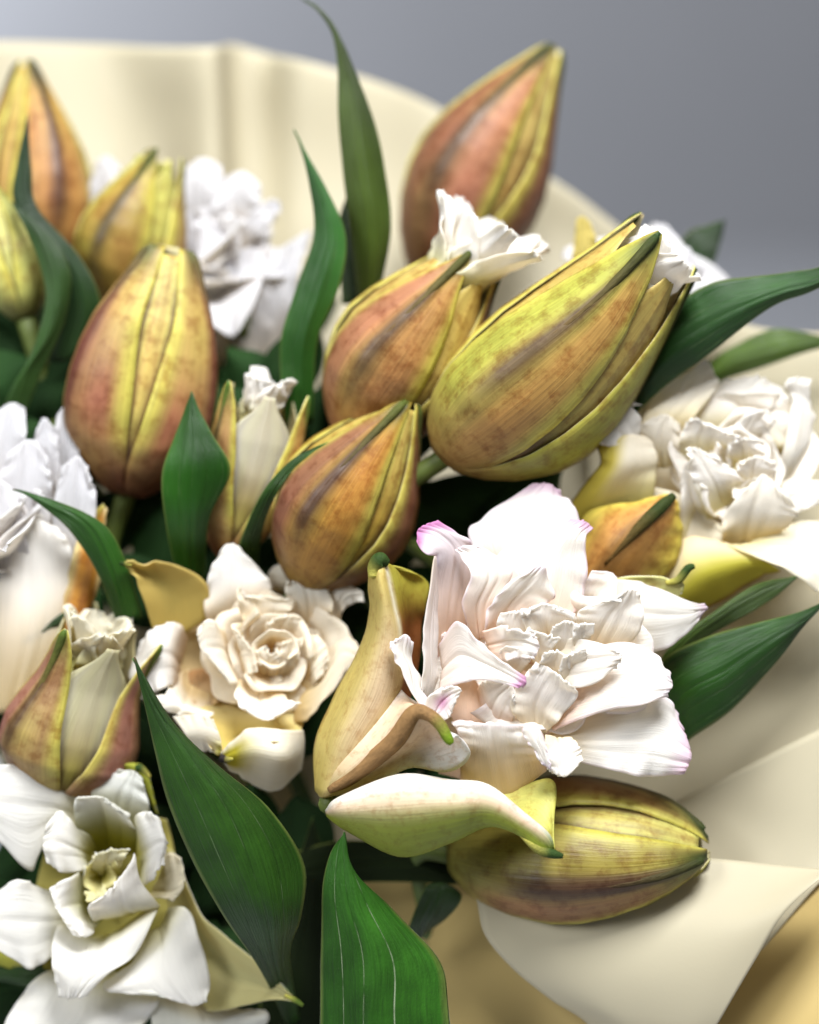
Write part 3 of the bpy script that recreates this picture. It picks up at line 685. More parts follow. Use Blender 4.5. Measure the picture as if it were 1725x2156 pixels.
petals(th, [dict(rows=r, inn=cwh, out=out_w, amp=3, seed=170 + k, freq=2.6, cup=1.0, crease=1.5, tipw=.9) for k, r in enumerate([
    [[(930, 760, 30), (960, 800, 20), (1010, 810, 30)], [(905, 690, 0), (960, 720, 8), (1030, 740, 0)], [(930, 648, -18), (985, 668, -12), (1065, 690, -16)]],
    [[(1040, 770, 30), (1090, 790, 25), (1130, 770, 30)], [(1020, 680, -5), (1090, 700, 5), (1165, 680, 5)], [(1045, 628, -22), (1100, 618, -14), (1155, 640, -12)]],
    [[(1000, 870, 25), (1050, 860, 20), (1095, 850, 25)], [(975, 795, -8), (1040, 795, 4), (1105, 805, -5)], [(1000, 748, -26), (1050, 742, -18), (1098, 768, -22)]],
    [[(1080, 890, 20), (1120, 850, 15), (1150, 810, 20)], [(1060, 825, -12), (1110, 795, -2), (1172, 762, -8)], [(1078, 770, -30), (1120, 748, -22), (1168, 732, -24)]],
    [[(800, 805, 20), (850, 825, 20), (900, 835, 20)], [(808, 752, 0), (870, 772, 8), (940, 782, 0)], [(838, 718, -14), (900, 730, -8), (962, 740, -12)]],
    [[(860, 725, 20), (900, 725, 20), (960, 695, 20)], [(800, 640, 0), (870, 645, 8), (940, 622, 5)], [(818, 588, -10), (880, 578, -4), (942, 574, -4)]],
    [[(1130, 760, 20), (1160, 740, 15), (1180, 700, 20)], [(1110, 690, -10), (1150, 680, 0), (1200, 660, -5)], [(1120, 640, -24), (1160, 628, -16), (1205, 628, -18)]]])], cm)
ot = [c for c in th.children if c.name.startswith('outer_tepal')]
tipcap(ot[1], [P(*cm(290, 440), 8), P(*cm(296, 400), 12), P(*cm(318, 366), 8), P(*cm(350, 380), 14)], [10, 16, 17, 9])
tipcap(ot[0], [P(*cm(1500, 462), 140), P(*cm(1550, 450), 132), P(*cm(1590, 402), 128), P(*cm(1618, 392), 126)], [5, 9, 9, 5])
tipcap(ot[2], [P(*cm(110, 1318), 18), P(*cm(200, 1262), -2), P(*cm(375, 1118), -34), P(*cm(455, 1002), -56), P(*cm(515, 1004), -68), P(*cm(565, 1045), -76), P(*cm(600, 1105), -82), P(*cm(616, 1126), -84)], [8, 17, 21, 18, 14, 13, 11, 6], S(96, 120, 26), c0=S(128, 98, 62), x0=.62)
tipcap(ot[3], [P(*cm(900, 1503), -54), P(*cm(970, 1562), -56), P(*cm(1030, 1580), -56), P(*cm(1074, 1590), -56)], [4, 9, 10, 5])
stalk(th, P(*cm(110, 1370), 60), Vector((.1, 1, -.4)), 3, 22)

# ------------------------------------------------------------------ half-open cream flower
cq = lambda x, y: (241.5 + .32 * x, 1121 + .32 * y)
th = thing('double_lily', P(*cq(900, 1500), 420), 'half-open cream white double lily with tightly swirled centre above the large pointed leaf', 'flower', 'open double lilies')
ivory = petal_in(S(228, 204, 154), S(248, 245, 236), 0, .05, .6)
ivo = petal_in(S(226, 214, 160), S(248, 245, 238), 0, .1, .6)
warm = petal_in(S(234, 208, 152), S(248, 242, 226), 0, 0, .65)
petals(th, [
    dict(rows=[[(250, 640, 40), (420, 680, 80), (620, 560, 60)], [(190, 440, 10), (370, 430, 60), (600, 330, 30)], [(125, 290, 0), (250, 300, 40), (345, 200, 10)], [(75, 225, -10), (130, 220, 5), (180, 205, -5)], [(45, 205, -20), (60, 200, -20), (80, 190, -20)]], inn=petal_in(S(200, 176, 96), S(214, 196, 116), 0, 0, 1), out=tepal_out(edge=S(226, 200, 140)), amp=5, seed=41, name='outer_tepal'),
    dict(rows=[[(640, 660, 80), (780, 620, 90), (960, 560, 80)], [(588, 500, 40), (800, 430, 40), (1030, 400, 50)], [(615, 300, 40), (790, 260, 20), (1000, 290, 50)], [(690, 140, 40), (780, 130, 25), (880, 165, 45)], [(745, 85, 45), (770, 76, 40), (800, 95, 45)]], inn=petal_in(S(226, 204, 160), WHITE, 0, 0, .5), out=ivo, amp=6, seed=42),
    dict(rows=[[(1030, 480, 110), (1200, 470, 110), (1400, 480, 110)], [(1010, 270, 90), (1230, 280, 60), (1430, 270, 90)], [(1110, 185, 95), (1260, 152, 80), (1390, 185, 95)]], inn=petal_in(S(210, 190, 150), S(232, 228, 216)), out=ivo, amp=6, seed=43),
    dict(rows=[[(1380, 420, 90), (1460, 430, 90), (1560, 440, 100)], [(1420, 290, 80), (1500, 280, 70), (1572, 320, 85)], [(1500, 205, 80), (1535, 180, 75), (1552, 205, 80)]], inn=petal_in(S(220, 196, 130), S(232, 206, 150)), out=ivo, amp=4, seed=44),
    dict(rows=[[(1380, 700, 60), (1430, 720, 60), (1470, 680, 60)], [(1400, 480, 50), (1470, 500, 40), (1500, 520, 50)], [(1420, 380, 40), (1520, 400, 20), (1580, 470, 40)], [(1540, 345, 40), (1630, 390, 30), (1635, 445, 40)]], inn=ivory, out=ivo, amp=5, seed=45),
    dict(rows=[[(1180, 700, 70), (1280, 720, 70), (1400, 680, 60)], [(1150, 500, 40), (1280, 480, 40), (1440, 500, 30)], [(1120, 370, 30), (1250, 350, 20), (1420, 410, 30)], [(1150, 335, 30), (1220, 318, 25), (1330, 350, 30)]], inn=ivory, out=ivo, amp=6, seed=46),
    dict(rows=[[(900, 720, 60), (960, 720, 60), (1060, 660, 60)], [(840, 560, 10), (960, 570, 40), (1120, 540, 30)], [(800, 400, 0), (930, 450, 20), (1180, 460, 20)], [(820, 352, 0), (870, 420, -5), (1020, 420, 10)]], inn=warm, out=ivo, amp=6, seed=47),
    dict(rows=[[(1000, 760, 50), (1080, 760, 50), (1250, 680, 50)], [(990, 620, 10), (1100, 620, 20), (1280, 640, 20)], [(1060, 560, 0), (1150, 540, 0), (1220, 560, 10)]], inn=warm, out=ivo, amp=7, seed=48),
    dict(rows=[[(740, 760, 60), (760, 920, 60), (830, 1000, 60)], [(700, 620, 0), (730, 780, 10), (800, 1000, 10)], [(620, 570, -30), (620, 760, -25), (760, 990, -20)], [(545, 640, -20), (570, 770, -25), (690, 900, -20)]], inn=ivory, out=ivo, amp=5, seed=49, flip=None),
    dict(rows=[[(860, 600, 30), (840, 800, 40), (900, 950, 40)], [(790, 600, -10), (830, 780, 0), (880, 940, 0)], [(770, 640, -20), (900, 760, -20), (940, 920, -20)]], inn=warm, out=ivo, amp=6, seed=50),
    dict(rows=[[(480, 700, 80), (440, 880, 80), (420, 1040, 80)], [(420, 600, 40), (360, 800, 0), (380, 1010, 20)], [(300, 610, 30), (220, 820, -10), (260, 1050, 20)], [(180, 725, 40), (95, 940, 20), (180, 1095, 30)]], inn=petal_in(S(190, 160, 120), WHITE, 0, 0, .5), out=ivo, amp=6, seed=51),
    dict(rows=[[(480, 900, 60), (500, 1000, 60), (640, 1060, 60)], [(400, 940, 70), (470, 1100, 40), (640, 1180, 40)], [(330, 1060, 0), (450, 1140, -20), (640, 1215, 0)], [(200, 1080, 0), (380, 1190, -20), (560, 1230, 0)]], inn=ivory, out=petal_in(WHITE, WHITE), amp=6, seed=52),
    dict(rows=[[(460, 940, 90), (530, 900, 110), (660, 900, 90)], [(450, 1060, 70), (560, 1060, 90), (680, 1080, 60)], [(520, 1140, 50), (600, 1140, 50), (680, 1130, 40)]], inn=petal_in(S(190, 146, 96), S(214, 186, 140)), out=ivo, amp=4, seed=53),
    dict(rows=[[(640, 1120, 60), (900, 1150, 70), (1260, 1180, 50)], [(500, 1200, 0), (820, 1260, 50), (1230, 1300, 10)], [(560, 1320, -40), (760, 1360, 20), (1160, 1400, -60)], [(640, 1430, -60), (710, 1440, -20), (1050, 1360, -100)]], inn=petal_in(S(226, 212, 156), S(224, 204, 120)), out=ivo, amp=4, seed=54, name='outer_tepal'),
    dict(rows=[[(1240, 1300, -10), (1250, 1420, 10), (1230, 1560, 30)], [(1100, 1300, -60), (1120, 1480, -90), (1060, 1700, 0)], [(900, 1280, -70), (920, 1450, -100), (880, 1640, -20)], [(780, 1370, -60), (790, 1480, -80), (780, 1580, -30)], [(700, 1450, -60), (715, 1490, -62), (720, 1520, -60)]],
         inn=lambda s, t: mixc(np.ones(s.shape + (3,)) * S(238, 234, 218), S(186, 176, 50), sst(.35, .75, s) * sst(.95, .4, np.abs(t))), out=ivo, amp=5, seed=55, name='outer_tepal'),
    dict(rows=[[(380, 1210, -10), (460, 1320, -40), (520, 1420, -20)], [(560, 1200, -40), (600, 1330, -60), (640, 1450, -40)], [(650, 1230, -50), (700, 1370, -66), (700, 1470, -60)]],
         inn=lambda s, t: mixc(np.ones(s.shape + (3,)) * S(238, 234, 222), S(204, 196, 90), sst(.4, 1.0, s) * sst(-.3, .6, t)), out=ivo, amp=6, seed=56, name='outer_tepal'),
    dict(rows=[[(1150, 900, 60), (1180, 1050, 70), (1180, 1260, 30)], [(1330, 850, 40), (1330, 1000, 20), (1290, 1220, -10)], [(1480, 640, 60), (1480, 800, 20), (1440, 1040, -10)], [(1570, 705, 40), (1580, 800, 10), (1510, 930, 0)], [(1635, 780, 30), (1645, 830, 20), (1620, 880, 20)]], inn=petal_in(S(220, 196, 140), S(236, 226, 206)), out=ivo, amp=5, seed=57),
    dict(rows=[[(1200, 900, 60), (1210, 1000, 60), (1240, 1060, 60)], [(1230, 700, 10), (1300, 860, 10), (1330, 980, 10)], [(1330, 670, 10), (1400, 760, 0), (1400, 900, 10)]], inn=warm, out=ivo, amp=6, seed=58),
    dict(rows=[[(820, 920, 50), (960, 960, 60), (1110, 1000, 50)], [(810, 1010, 0), (960, 1100, 20), (1130, 1090, 10)], [(790, 1080, -30), (980, 1200, -30), (1200, 1130, -20)], [(850, 1160, -30), (1010, 1240, -40), (1220, 1110, -25)]], inn=petal_in(S(230, 204, 140), WHITE, 0, 0, .6), out=ivo, amp=6, seed=59),
    dict(rows=[[(1060, 950, 40), (1100, 960, 40), (1180, 960, 40)], [(1070, 840, 0), (1140, 840, 10), (1210, 820, 10)], [(1110, 720, -10), (1180, 700, -10), (1245, 700, 0)]], inn=warm, out=ivo, amp=5, seed=60),
    dict(rows=[[(920, 900, 30), (1000, 950, 30), (1080, 940, 30)], [(940, 780, 0), (1010, 860, 10), (1090, 840, 0)], [(990, 750, -10), (1030, 800, -10), (1080, 760, -10)]], inn=warm, out=ivo, amp=5, seed=61),
], cq, 190)
tipcap(th.children[0], [P(*cq(110, 215), 180), P(*cq(60, 208), 172), P(*cq(38, 200), 168)], [3, 5, 5])
tc_ = [c for c in th.children if c.name.startswith('outer_tepal')]
tipcap(tc_[2], [P(*cq(780, 1490), 110), P(*cq(730, 1495), 118), P(*cq(690, 1480), 118)], [3, 8, 9], S(46, 40, 40))
petals(th, [dict(rows=[[(420, 1180, 90), (900, 1280, 100), (1330, 1150, 90)], [(400, 850, 110), (900, 850, 150), (1450, 850, 110)], [(540, 480, 110), (1000, 430, 120), (1440, 430, 115)]], inn=petal_in(S(206, 176, 120), S(214, 190, 140)), out=ivo, seed=68)], cq, 200)
swirl(th, cq, 1040, 790, [(130, 2, -4), (270, 3, 14), (420, 4, 46)], 11, warm, ivo, 190)
stalk(th, P(*cq(900, 1500), 400), Vector((.0, .5, -1)), 1, 36)

# ------------------------------------------------------------------ lower-left flower
cb = lambda x, y: (.37 * x, 1595.6 + .37 * y)
th = thing('double_lily', P(*cb(650, 900), 420), 'wide open white double lily with hollow yellow-green heart beside the large pointed leaf', 'flower', 'open double lilies')
gw = petal_in(S(196, 190, 96), WHITE, 0, .0, .5)
go = petal_in(S(190, 190, 110), S(236, 238, 232), 0, 0, .6)
cw = petal_in(S(226, 220, 176), WHITE, 0, 0, .35)
petals(th, [
    dict(rows=[[(560, 220, 140), (500, 360, 150), (480, 520, 140)], [(400, 110, 80), (330, 290, 70), (260, 480, 90)], [(150, 45, 50), (130, 270, 10), (180, 650, 80)], [(-40, 50, 50), (-60, 240, 20), (-20, 450, 60)], [(-180, 150, 60), (-200, 220, 60), (-170, 300, 60)]], inn=cw, out=go, amp=7, seed=71),
    dict(rows=[[(560, 420, 140), (660, 420, 140), (800, 420, 140)], [(520, 200, 90), (680, 230, 60), (850, 300, 90)], [(600, 105, 80), (720, 140, 50), (830, 200, 80)], [(680, 75, 80), (750, 72, 70), (800, 105, 80)]], inn=petal_in(S(220, 216, 170), S(232, 234, 230)), out=go, amp=6, seed=72),
    dict(rows=[[(760, 180, 110), (840, 240, 120), (900, 320, 120)], [(690, 55, 100), (800, 90, 90), (880, 250, 110)], [(740, 30, 100), (810, 40, 95), (850, 110, 100)]], inn=petal_in(S(170, 172, 60), S(176, 180, 70)), out=go, amp=4, seed=73, name='outer_tepal'),
    dict(rows=[[(480, 520, 160), (620, 560, 190), (780, 540, 160)], [(440, 400, 60), (600, 360, 110), (790, 430, 80)], [(420, 270, 30), (570, 240, 30), (740, 350, 50)], [(450, 215, 20), (560, 225, 15), (680, 290, 40)]], inn=petal_in(S(140, 136, 40), S(240, 240, 234), 0, .15, .8), out=go, amp=6, seed=74),
    dict(rows=[[(560, 480, 150), (520, 560, 150), (520, 660, 150)], [(450, 400, 60), (440, 520, 50), (480, 640, 80)], [(340, 300, 30), (330, 480, 0), (360, 655, 40)], [(265, 390, 30), (245, 490, 20), (265, 600, 30)]], inn=gw, out=go, amp=7, seed=75),
    dict(rows=[[(790, 420, 120), (780, 560, 130), (790, 740, 120)], [(770, 330, 50), (840, 520, 30), (830, 720, 60)], [(860, 310, 30), (920, 480, 0), (880, 660, 30)], [(910, 390, 30), (950, 510, 15), (920, 600, 30)]], inn=gw, out=go, amp=6, seed=76),
    dict(rows=[[(420, 760, 150), (440, 900, 150), (440, 1020, 150)], [(270, 750, 90), (300, 930, 70), (310, 1120, 90)], [(120, 690, 60), (120, 930, 20), (180, 1200, 70)], [(0, 745, 60), (-40, 920, 30), (20, 1100, 60)], [(-120, 850, 70), (-140, 920, 70), (-120, 990, 70)]], inn=cw, out=go, amp=7, seed=77),
    dict(rows=[[(560, 700, 170), (560, 800, 180), (600, 900, 170)], [(470, 650, 80), (450, 830, 90), (560, 950, 90)], [(380, 680, 30), (370, 850, 20), (500, 1020, 40)], [(280, 745, 20), (330, 880, 10), (420, 1015, 25)]], inn=petal_in(S(160, 158, 52), WHITE, 0, .1, .7), out=go, amp=6, seed=78),
    dict(rows=[[(700, 900, 150), (780, 880, 150), (860, 830, 150)], [(540, 910, 60), (720, 880, 50), (910, 840, 70)], [(500, 860, 10), (680, 790, 0), (800, 700, 30)], [(560, 820, 0), (680, 690, -10), (770, 545, 10)]], inn=petal_in(S(186, 178, 70), WHITE, 0, .0, .7), out=petal_in(S(206, 200, 110), WHITE), amp=5, seed=79),
    dict(rows=[[(540, 700, 140), (600, 700, 150), (680, 660, 140)], [(520, 600, 60), (600, 600, 70), (700, 580, 60)], [(560, 535, 40), (640, 520, 30), (740, 530, 40)]], inn=petal_in(S(206, 200, 110), S(236, 232, 200)), out=go, amp=5, seed=80),
    dict(rows=[[(480, 780, 120), (540, 800, 120), (600, 760, 120)], [(480, 760, 60), (540, 770, 50), (600, 740, 60)], [(500, 830, 30), (560, 800, 25), (620, 780, 30)]], inn=petal_in(S(206, 200, 120), S(232, 228, 180)), out=go, amp=5, seed=81),
    dict(rows=[[(440, 1000, 130), (620, 1000, 140), (860, 850, 120)], [(340, 950, 90), (560, 1060, 80), (900, 870, 70)], [(295, 1080, 50), (520, 1180, 20), (770, 1110, 40)], [(310, 1220, 40), (450, 1290, 10), (610, 1235, 30)], [(330, 1365, 40), (410, 1370, 30), (490, 1355, 40)]], inn=petal_in(S(200, 192, 110), WHITE, 0, 0, .4), out=go, amp=6, seed=82),
    dict(rows=[[(830, 1000, 120), (900, 960, 120), (960, 850, 110)], [(760, 1160, 90), (920, 1080, 60), (1060, 860, 80)], [(585, 1290, 80), (920, 1200, 30), (1130, 1020, 60)], [(690, 1340, 70), (960, 1300, 30), (1192, 1230, 50)], [(880, 1330, 60), (1080, 1410, 40), (1185, 1385, 50)]], inn=cw, out=go, amp=6, seed=83),
    dict(rows=[[(900, 500, 170), (960, 900, 180), (1000, 1200, 170)], [(1000, 560, 130), (1060, 960, 160), (1150, 1400, 120)], [(1150, 890, 100), (1200, 1100, 140), (1220, 1445, 90)], [(1300, 1030, 90), (1320, 1220, 120), (1380, 1412, 80)], [(1500, 1190, 70), (1500, 1290, 85), (1550, 1378, 65)], [(1660, 1340, 55), (1680, 1370, 55), (1680, 1390, 55)]], inn=petal_in(S(206, 196, 130), S(214, 208, 150)), out=tepal_out(), amp=4, seed=84, name='outer_tepal'),
    dict(rows=[[(500, 1150, 180), (700, 1200, 180), (900, 1150, 180)], [(240, 1230, 140), (560, 1330, 120), (900, 1330, 140)], [(90, 1400, 120), (520, 1480, 90), (900, 1400, 130)], [(20, 1560, 120), (400, 1640, 90), (800, 1540, 120)], [(60, 1760, 140), (360, 1800, 120), (700, 1700, 140)]], inn=cw, out=go, amp=7, seed=85),
    dict(rows=[[(850, 1250, 170), (1000, 1300, 170), (1150, 1350, 170)], [(840, 1350, 140), (1150, 1470, 110), (1380, 1430, 130)], [(860, 1500, 130), (1160, 1560, 100), (1530, 1450, 120)], [(900, 1680, 140), (1160, 1720, 120), (1480, 1600, 130)]], inn=petal_in(S(226, 210, 170), S(232, 232, 226)), out=go, amp=9, seed=86),
    dict(rows=[[(830, 800, 120), (860, 760, 120), (920, 640, 120)], [(930, 800, 80), (980, 760, 60), (960, 540, 80)], [(990, 815, 70), (1050, 720, 50), (1030, 570, 70)]], inn=petal_in(S(200, 186, 130), S(232, 224, 200)), out=go, amp=5, seed=87),
    dict(rows=[[(200, 1180, 190), (180, 1220, 190), (160, 1260, 190)], [(60, 1130, 170), (60, 1160, 165), (60, 1200, 170)], [(-80, 1000, 160), (-90, 1080, 150), (-80, 1170, 160)]], inn=petal_in(S(214, 208, 150), S(196, 196, 90)), out=go, amp=3, seed=88, name='outer_tepal'),
], cb, 110)
petals(th, [dict(rows=[[(250, 1200, 150), (700, 1300, 140), (1050, 1100, 150)], [(200, 800, 150), (650, 800, 220), (1050, 800, 150)], [(300, 350, 150), (650, 300, 170), (950, 350, 150)]], inn=petal_in(S(160, 150, 60), S(190, 180, 100)), out=go, seed=98)], cb, 130)
swirl(th, cb, 580, 660, [(95, 3, 70)], 18, petal_in(S(180, 170, 60), S(226, 220, 160)), go, 110)
tb = [c for c in th.children if c.name.startswith('outer_tepal')]
tipcap(tb[1], [P(*cb(1620, 1350), 165), P(*cb(1680, 1380), 162), P(*cb(1725, 1410), 160)], [3, 6, 4], S(90, 110, 40))
tipcap(tb[0], [P(*cb(850, 110), 210), P(*cb(800, 60), 200), P(*cb(770, 62), 196)], [5, 9, 6])
stalk(th, P(*cb(650, 800), 400), Vector((.1, .6, -.8)), 5, 36)

# ------------------------------------------------------------------ right-hand flower
cr = lambda x, y: (1164 + .325 * x, 733 + .325 * y)
th = thing('double_lily', P(*cr(150, 1600), 420), 'bright white double lily with yellow outer tepals beside the largest olive-green bud', 'flower', 'open double lilies')
rw = petal_in(S(236, 226, 170), WHITE, 0, 0, .5); ro = petal_in(S(206, 200, 100), WHITE, 0, 0, .5)
petals(th, [
    dict(rows=[[(560, 760, 60), (600, 760, 70), (640, 700, 80)], [(470, 640, 0), (520, 640, 20), (570, 560, 40)], [(340, 630, -10), (430, 540, -20), (570, 460, 20)], [(268, 590, -20), (350, 460, -20), (480, 352, 10)], [(300, 510, -20), (400, 380, -15), (575, 372, 20)]], inn=petal_in(WHITE, WHITE), out=ro, amp=5, seed=101, lump=.2),
    dict(rows=[[(60, 1080, 80), (260, 1120, 70), (640, 1100, 60)], [(190, 900, 40), (360, 930, 20), (660, 900, 40)], [(310, 740, 10), (450, 760, -10), (682, 720, 30)], [(295, 640, 10), (470, 600, -5), (640, 610, 30)], [(400, 610, 10), (500, 560, 5), (570, 565, 20)]],
         inn=lambda s, t: mixc(mixc(np.ones(s.shape + (3,)) * S(214, 200, 90), S(238, 232, 216), sst(-.5, .2, t) * sst(0, .6, s)), S(90, 56, 36), sst(-.90, -.99, t)), out=ro, amp=4, seed=102, name='outer_tepal'),
    dict(rows=[[(40, 1560, 60), (250, 1580, 0), (640, 1560, 40)], [(130, 1300, 50), (400, 1330, -30), (800, 1380, 30)], [(230, 1060, 40), (560, 1150, -40), (845, 1190, 20)], [(560, 985, 10), (700, 1030, -30), (825, 1075, 10)], [(765, 955, 0), (785, 960, -10), (795, 985, 0)]],
         inn=lambda s, t: mixc(mixc(np.ones(s.shape + (3,)) * S(186, 136, 72), S(200, 184, 78), sst(.4, .95, np.abs(t)) * .9), S(96, 70, 36), sst(.3, .1, np.abs(t)) * .6), out=ro, amp=4, seed=103, name='outer_tepal', mat=M_TEPAL),
    dict(rows=[[(640, 700, 90), (740, 680, 90), (880, 640, 90)], [(570, 540, 60), (720, 480, 40), (900, 470, 60)], [(650, 320, 80), (820, 330, 30), (1070, 250, 70)], [(820, 190, 80), (920, 160, 60), (1050, 160, 80)], [(975, 85, 85), (990, 80, 80), (1020, 110, 85)]], inn=petal_in(S(236, 220, 160), WHITE, 0, 0, .7), out=ro, amp=5, seed=104),
    dict(rows=[[(900, 640, 110), (1100, 640, 110), (1350, 700, 110)], [(940, 430, 90), (1200, 420, 60), (1520, 620, 90)], [(1070, 240, 110), (1280, 270, 70), (1560, 420, 100)], [(1210, 180, 120), (1350, 190, 100), (1490, 260, 115)]], inn=rw, out=ro, amp=6, seed=105),
    dict(rows=[[(1420, 860, 90), (1480, 880, 90), (1520, 840, 100)], [(1500, 650, 60), (1580, 680, 50), (1640, 650, 80)], [(1540, 430, 60), (1620, 440, 40), (1705, 450, 80)], [(1550, 320, 70), (1610, 310, 50), (1670, 350, 80)], [(1500, 245, 60), (1570, 225, 40), (1660, 255, 70)], [(1540, 200, 60), (1600, 190, 55), (1685, 200, 70)]], inn=petal_in(WHITE, WHITE), out=ro, amp=5, seed=106),
    dict(rows=[[(600, 760, 60), (700, 780, 60), (820, 740, 60)], [(570, 520, 20), (700, 560, 20), (830, 620, 30)], [(660, 450, 20), (740, 428, 10), (825, 500, 25)]], inn=petal_in(S(238, 224, 180), S(240, 236, 226)), out=ro, amp=5, seed=107),
    dict(rows=[[(820, 760, 60), (950, 760, 60), (1120, 700, 60)], [(820, 600, 20), (950, 580, 30), (1150, 630, 20)], [(880, 465, 10), (1000, 500, 10), (1200, 580, 0)], [(930, 455, 5), (1060, 530, 0), (1225, 590, -10)]], inn=rw, out=ro, amp=4, seed=108),
    dict(rows=[[(1130, 900, 80), (1200, 700, 80), (1330, 560, 80)], [(1120, 760, 40), (1220, 600, 40), (1400, 500, 50)], [(1150, 560, 20), (1280, 460, 20), (1420, 440, 40)], [(1250, 430, 20), (1340, 400, 15), (1400, 410, 30)]], inn=petal_in(WHITE, WHITE), out=ro, amp=6, seed=109),
    dict(rows=[[(1000, 1120, 60), (1120, 1040, 60), (1260, 900, 60)], [(930, 920, 0), (1060, 900, 30), (1240, 850, 30)], [(880, 760, -20), (980, 760, 0), (1190, 800, 10)], [(865, 650, -20), (910, 640, -20), (1050, 700, 0)]], inn=rw, out=ro, amp=8, seed=110, freq=4),
    dict(rows=[[(840, 1260, 60), (950, 1100, 80), (1100, 1100, 60)], [(830, 1000, 30), (900, 960, 40), (1040, 1050, 20)], [(840, 760, 20), (880, 740, 20), (960, 900, 0)]], inn=rw, out=petal_in(S(236, 226, 190), WHITE), amp=5, seed=111),
    dict(rows=[[(1100, 1290, 60), (1240, 1290, 50), (1450, 1200, 50)], [(1100, 1130, 10), (1280, 1120, 20), (1560, 1120, 10)], [(1200, 970, -10), (1330, 950, -10), (1590, 1060, -10)], [(1320, 850, -10), (1380, 820, -15), (1490, 940, -10)]], inn=petal_in(S(240, 214, 150), S(240, 238, 232), 0, 0, .5), out=ro, amp=7, seed=112),
    dict(rows=[[(1350, 1000, 80), (1400, 1060, 70), (1450, 1120, 60)], [(1500, 860, 60), (1560, 960, 40), (1600, 1060, 30)], [(1700, 860, 50), (1740, 920, 40), (1760, 1000, 40)], [(1850, 880, 60), (1860, 920, 60), (1870, 960, 60)]], inn=petal_in(WHITE, WHITE), out=ro, amp=6, seed=113),
    dict(rows=[[(1300, 1180, 60), (1280, 1260, 50), (1130, 1270, 20)], [(1500, 1130, 50), (1460, 1280, 40), (1330, 1360, -10)], [(1700, 1120, 40), (1640, 1310, 30), (1560, 1470, -20)], [(1860, 1160, 40), (1820, 1380, 20), (1760, 1580, -20)], [(2000, 1330, 40), (2000, 1450, 30), (1960, 1560, 10)]], inn=petal_in(S(240, 230, 180), S(240, 236, 220), 0, 0, .4), out=ro, amp=6, seed=114, freq=4),
    dict(rows=[[(640, 1560, 90), (760, 1700, 60), (860, 1740, 90)], [(840, 1240, 40), (960, 1480, -10), (1060, 1660, 60)], [(1100, 1260, 30), (1200, 1400, 0), (1320, 1500, 60)], [(1300, 1320, 20), (1400, 1390, 20), (1480, 1440, 50)]],
         inn=lambda s, t: mixc(mixc(np.ones(s.shape + (3,)) * S(196, 190, 70), S(238, 224, 186), sst(.0, -.8, t)), S(130, 84, 44), sst(.8, 1, t)), out=ro, amp=3, seed=115, name='outer_tepal'),
    dict(rows=[[(560, 1500, 80), (800, 1500, 80), (900, 1400, 80)], [(640, 1250, 70), (860, 1230, 40), (1100, 1300, 60)], [(650, 900, 60), (850, 960, 60), (1100, 1150, 60)]], inn=petal_in(S(236, 220, 170), S(238, 232, 212)), out=ro, amp=4, seed=116),
], cr, 200)
petals(th, [dict(rows=[[(640, 1250, 110), (1100, 1250, 110), (1550, 1100, 110)], [(600, 850, 110), (1100, 850, 140), (1560, 800, 120)], [(640, 500, 120), (1100, 400, 130), (1540, 450, 130)]], inn=petal_in(S(232, 216, 170), S(236, 228, 206)), out=ro, seed=118)], cr, 200)
petals(th, [dict(rows=[[(1150, 760, 60), (1250, 760, 60), (1350, 760, 60)], [(1130, 660, 10), (1240, 660, 25), (1380, 680, 15)], [(1180, 590, -5), (1260, 580, 0), (1370, 610, -5)]], inn=rw, out=ro, amp=7, seed=119), dict(rows=[[(1200, 900, 60), (1300, 900, 60), (1420, 880, 60)], [(1190, 800, 10), (1300, 800, 25), (1450, 800, 15)], [(1220, 730, -5), (1320, 700, 0), (1440, 740, -5)]], inn=rw, out=ro, amp=7, seed=120)], cr, 200)
swirl(th, cr, 1210, 730, [(210, 3, 25), (350, 3, 55), (470, 4, 88)], 28, rw, ro, 200)
tr_ = [c for c in th.children if c.name.startswith('outer_tepal')]
tipcap(tr_[1], [P(*cr(340, 1400), 178), P(*cr(560, 1165), 162), P(*cr(700, 1030), 168), P(*cr(784, 956), 182)], [4, 13, 15, 9], S(44, 54, 20), c0=S(96, 72, 36))
stalk(th, P(*cr(120, 1560), 330), Vector((-.5, .8, -.6)), 4, 36)

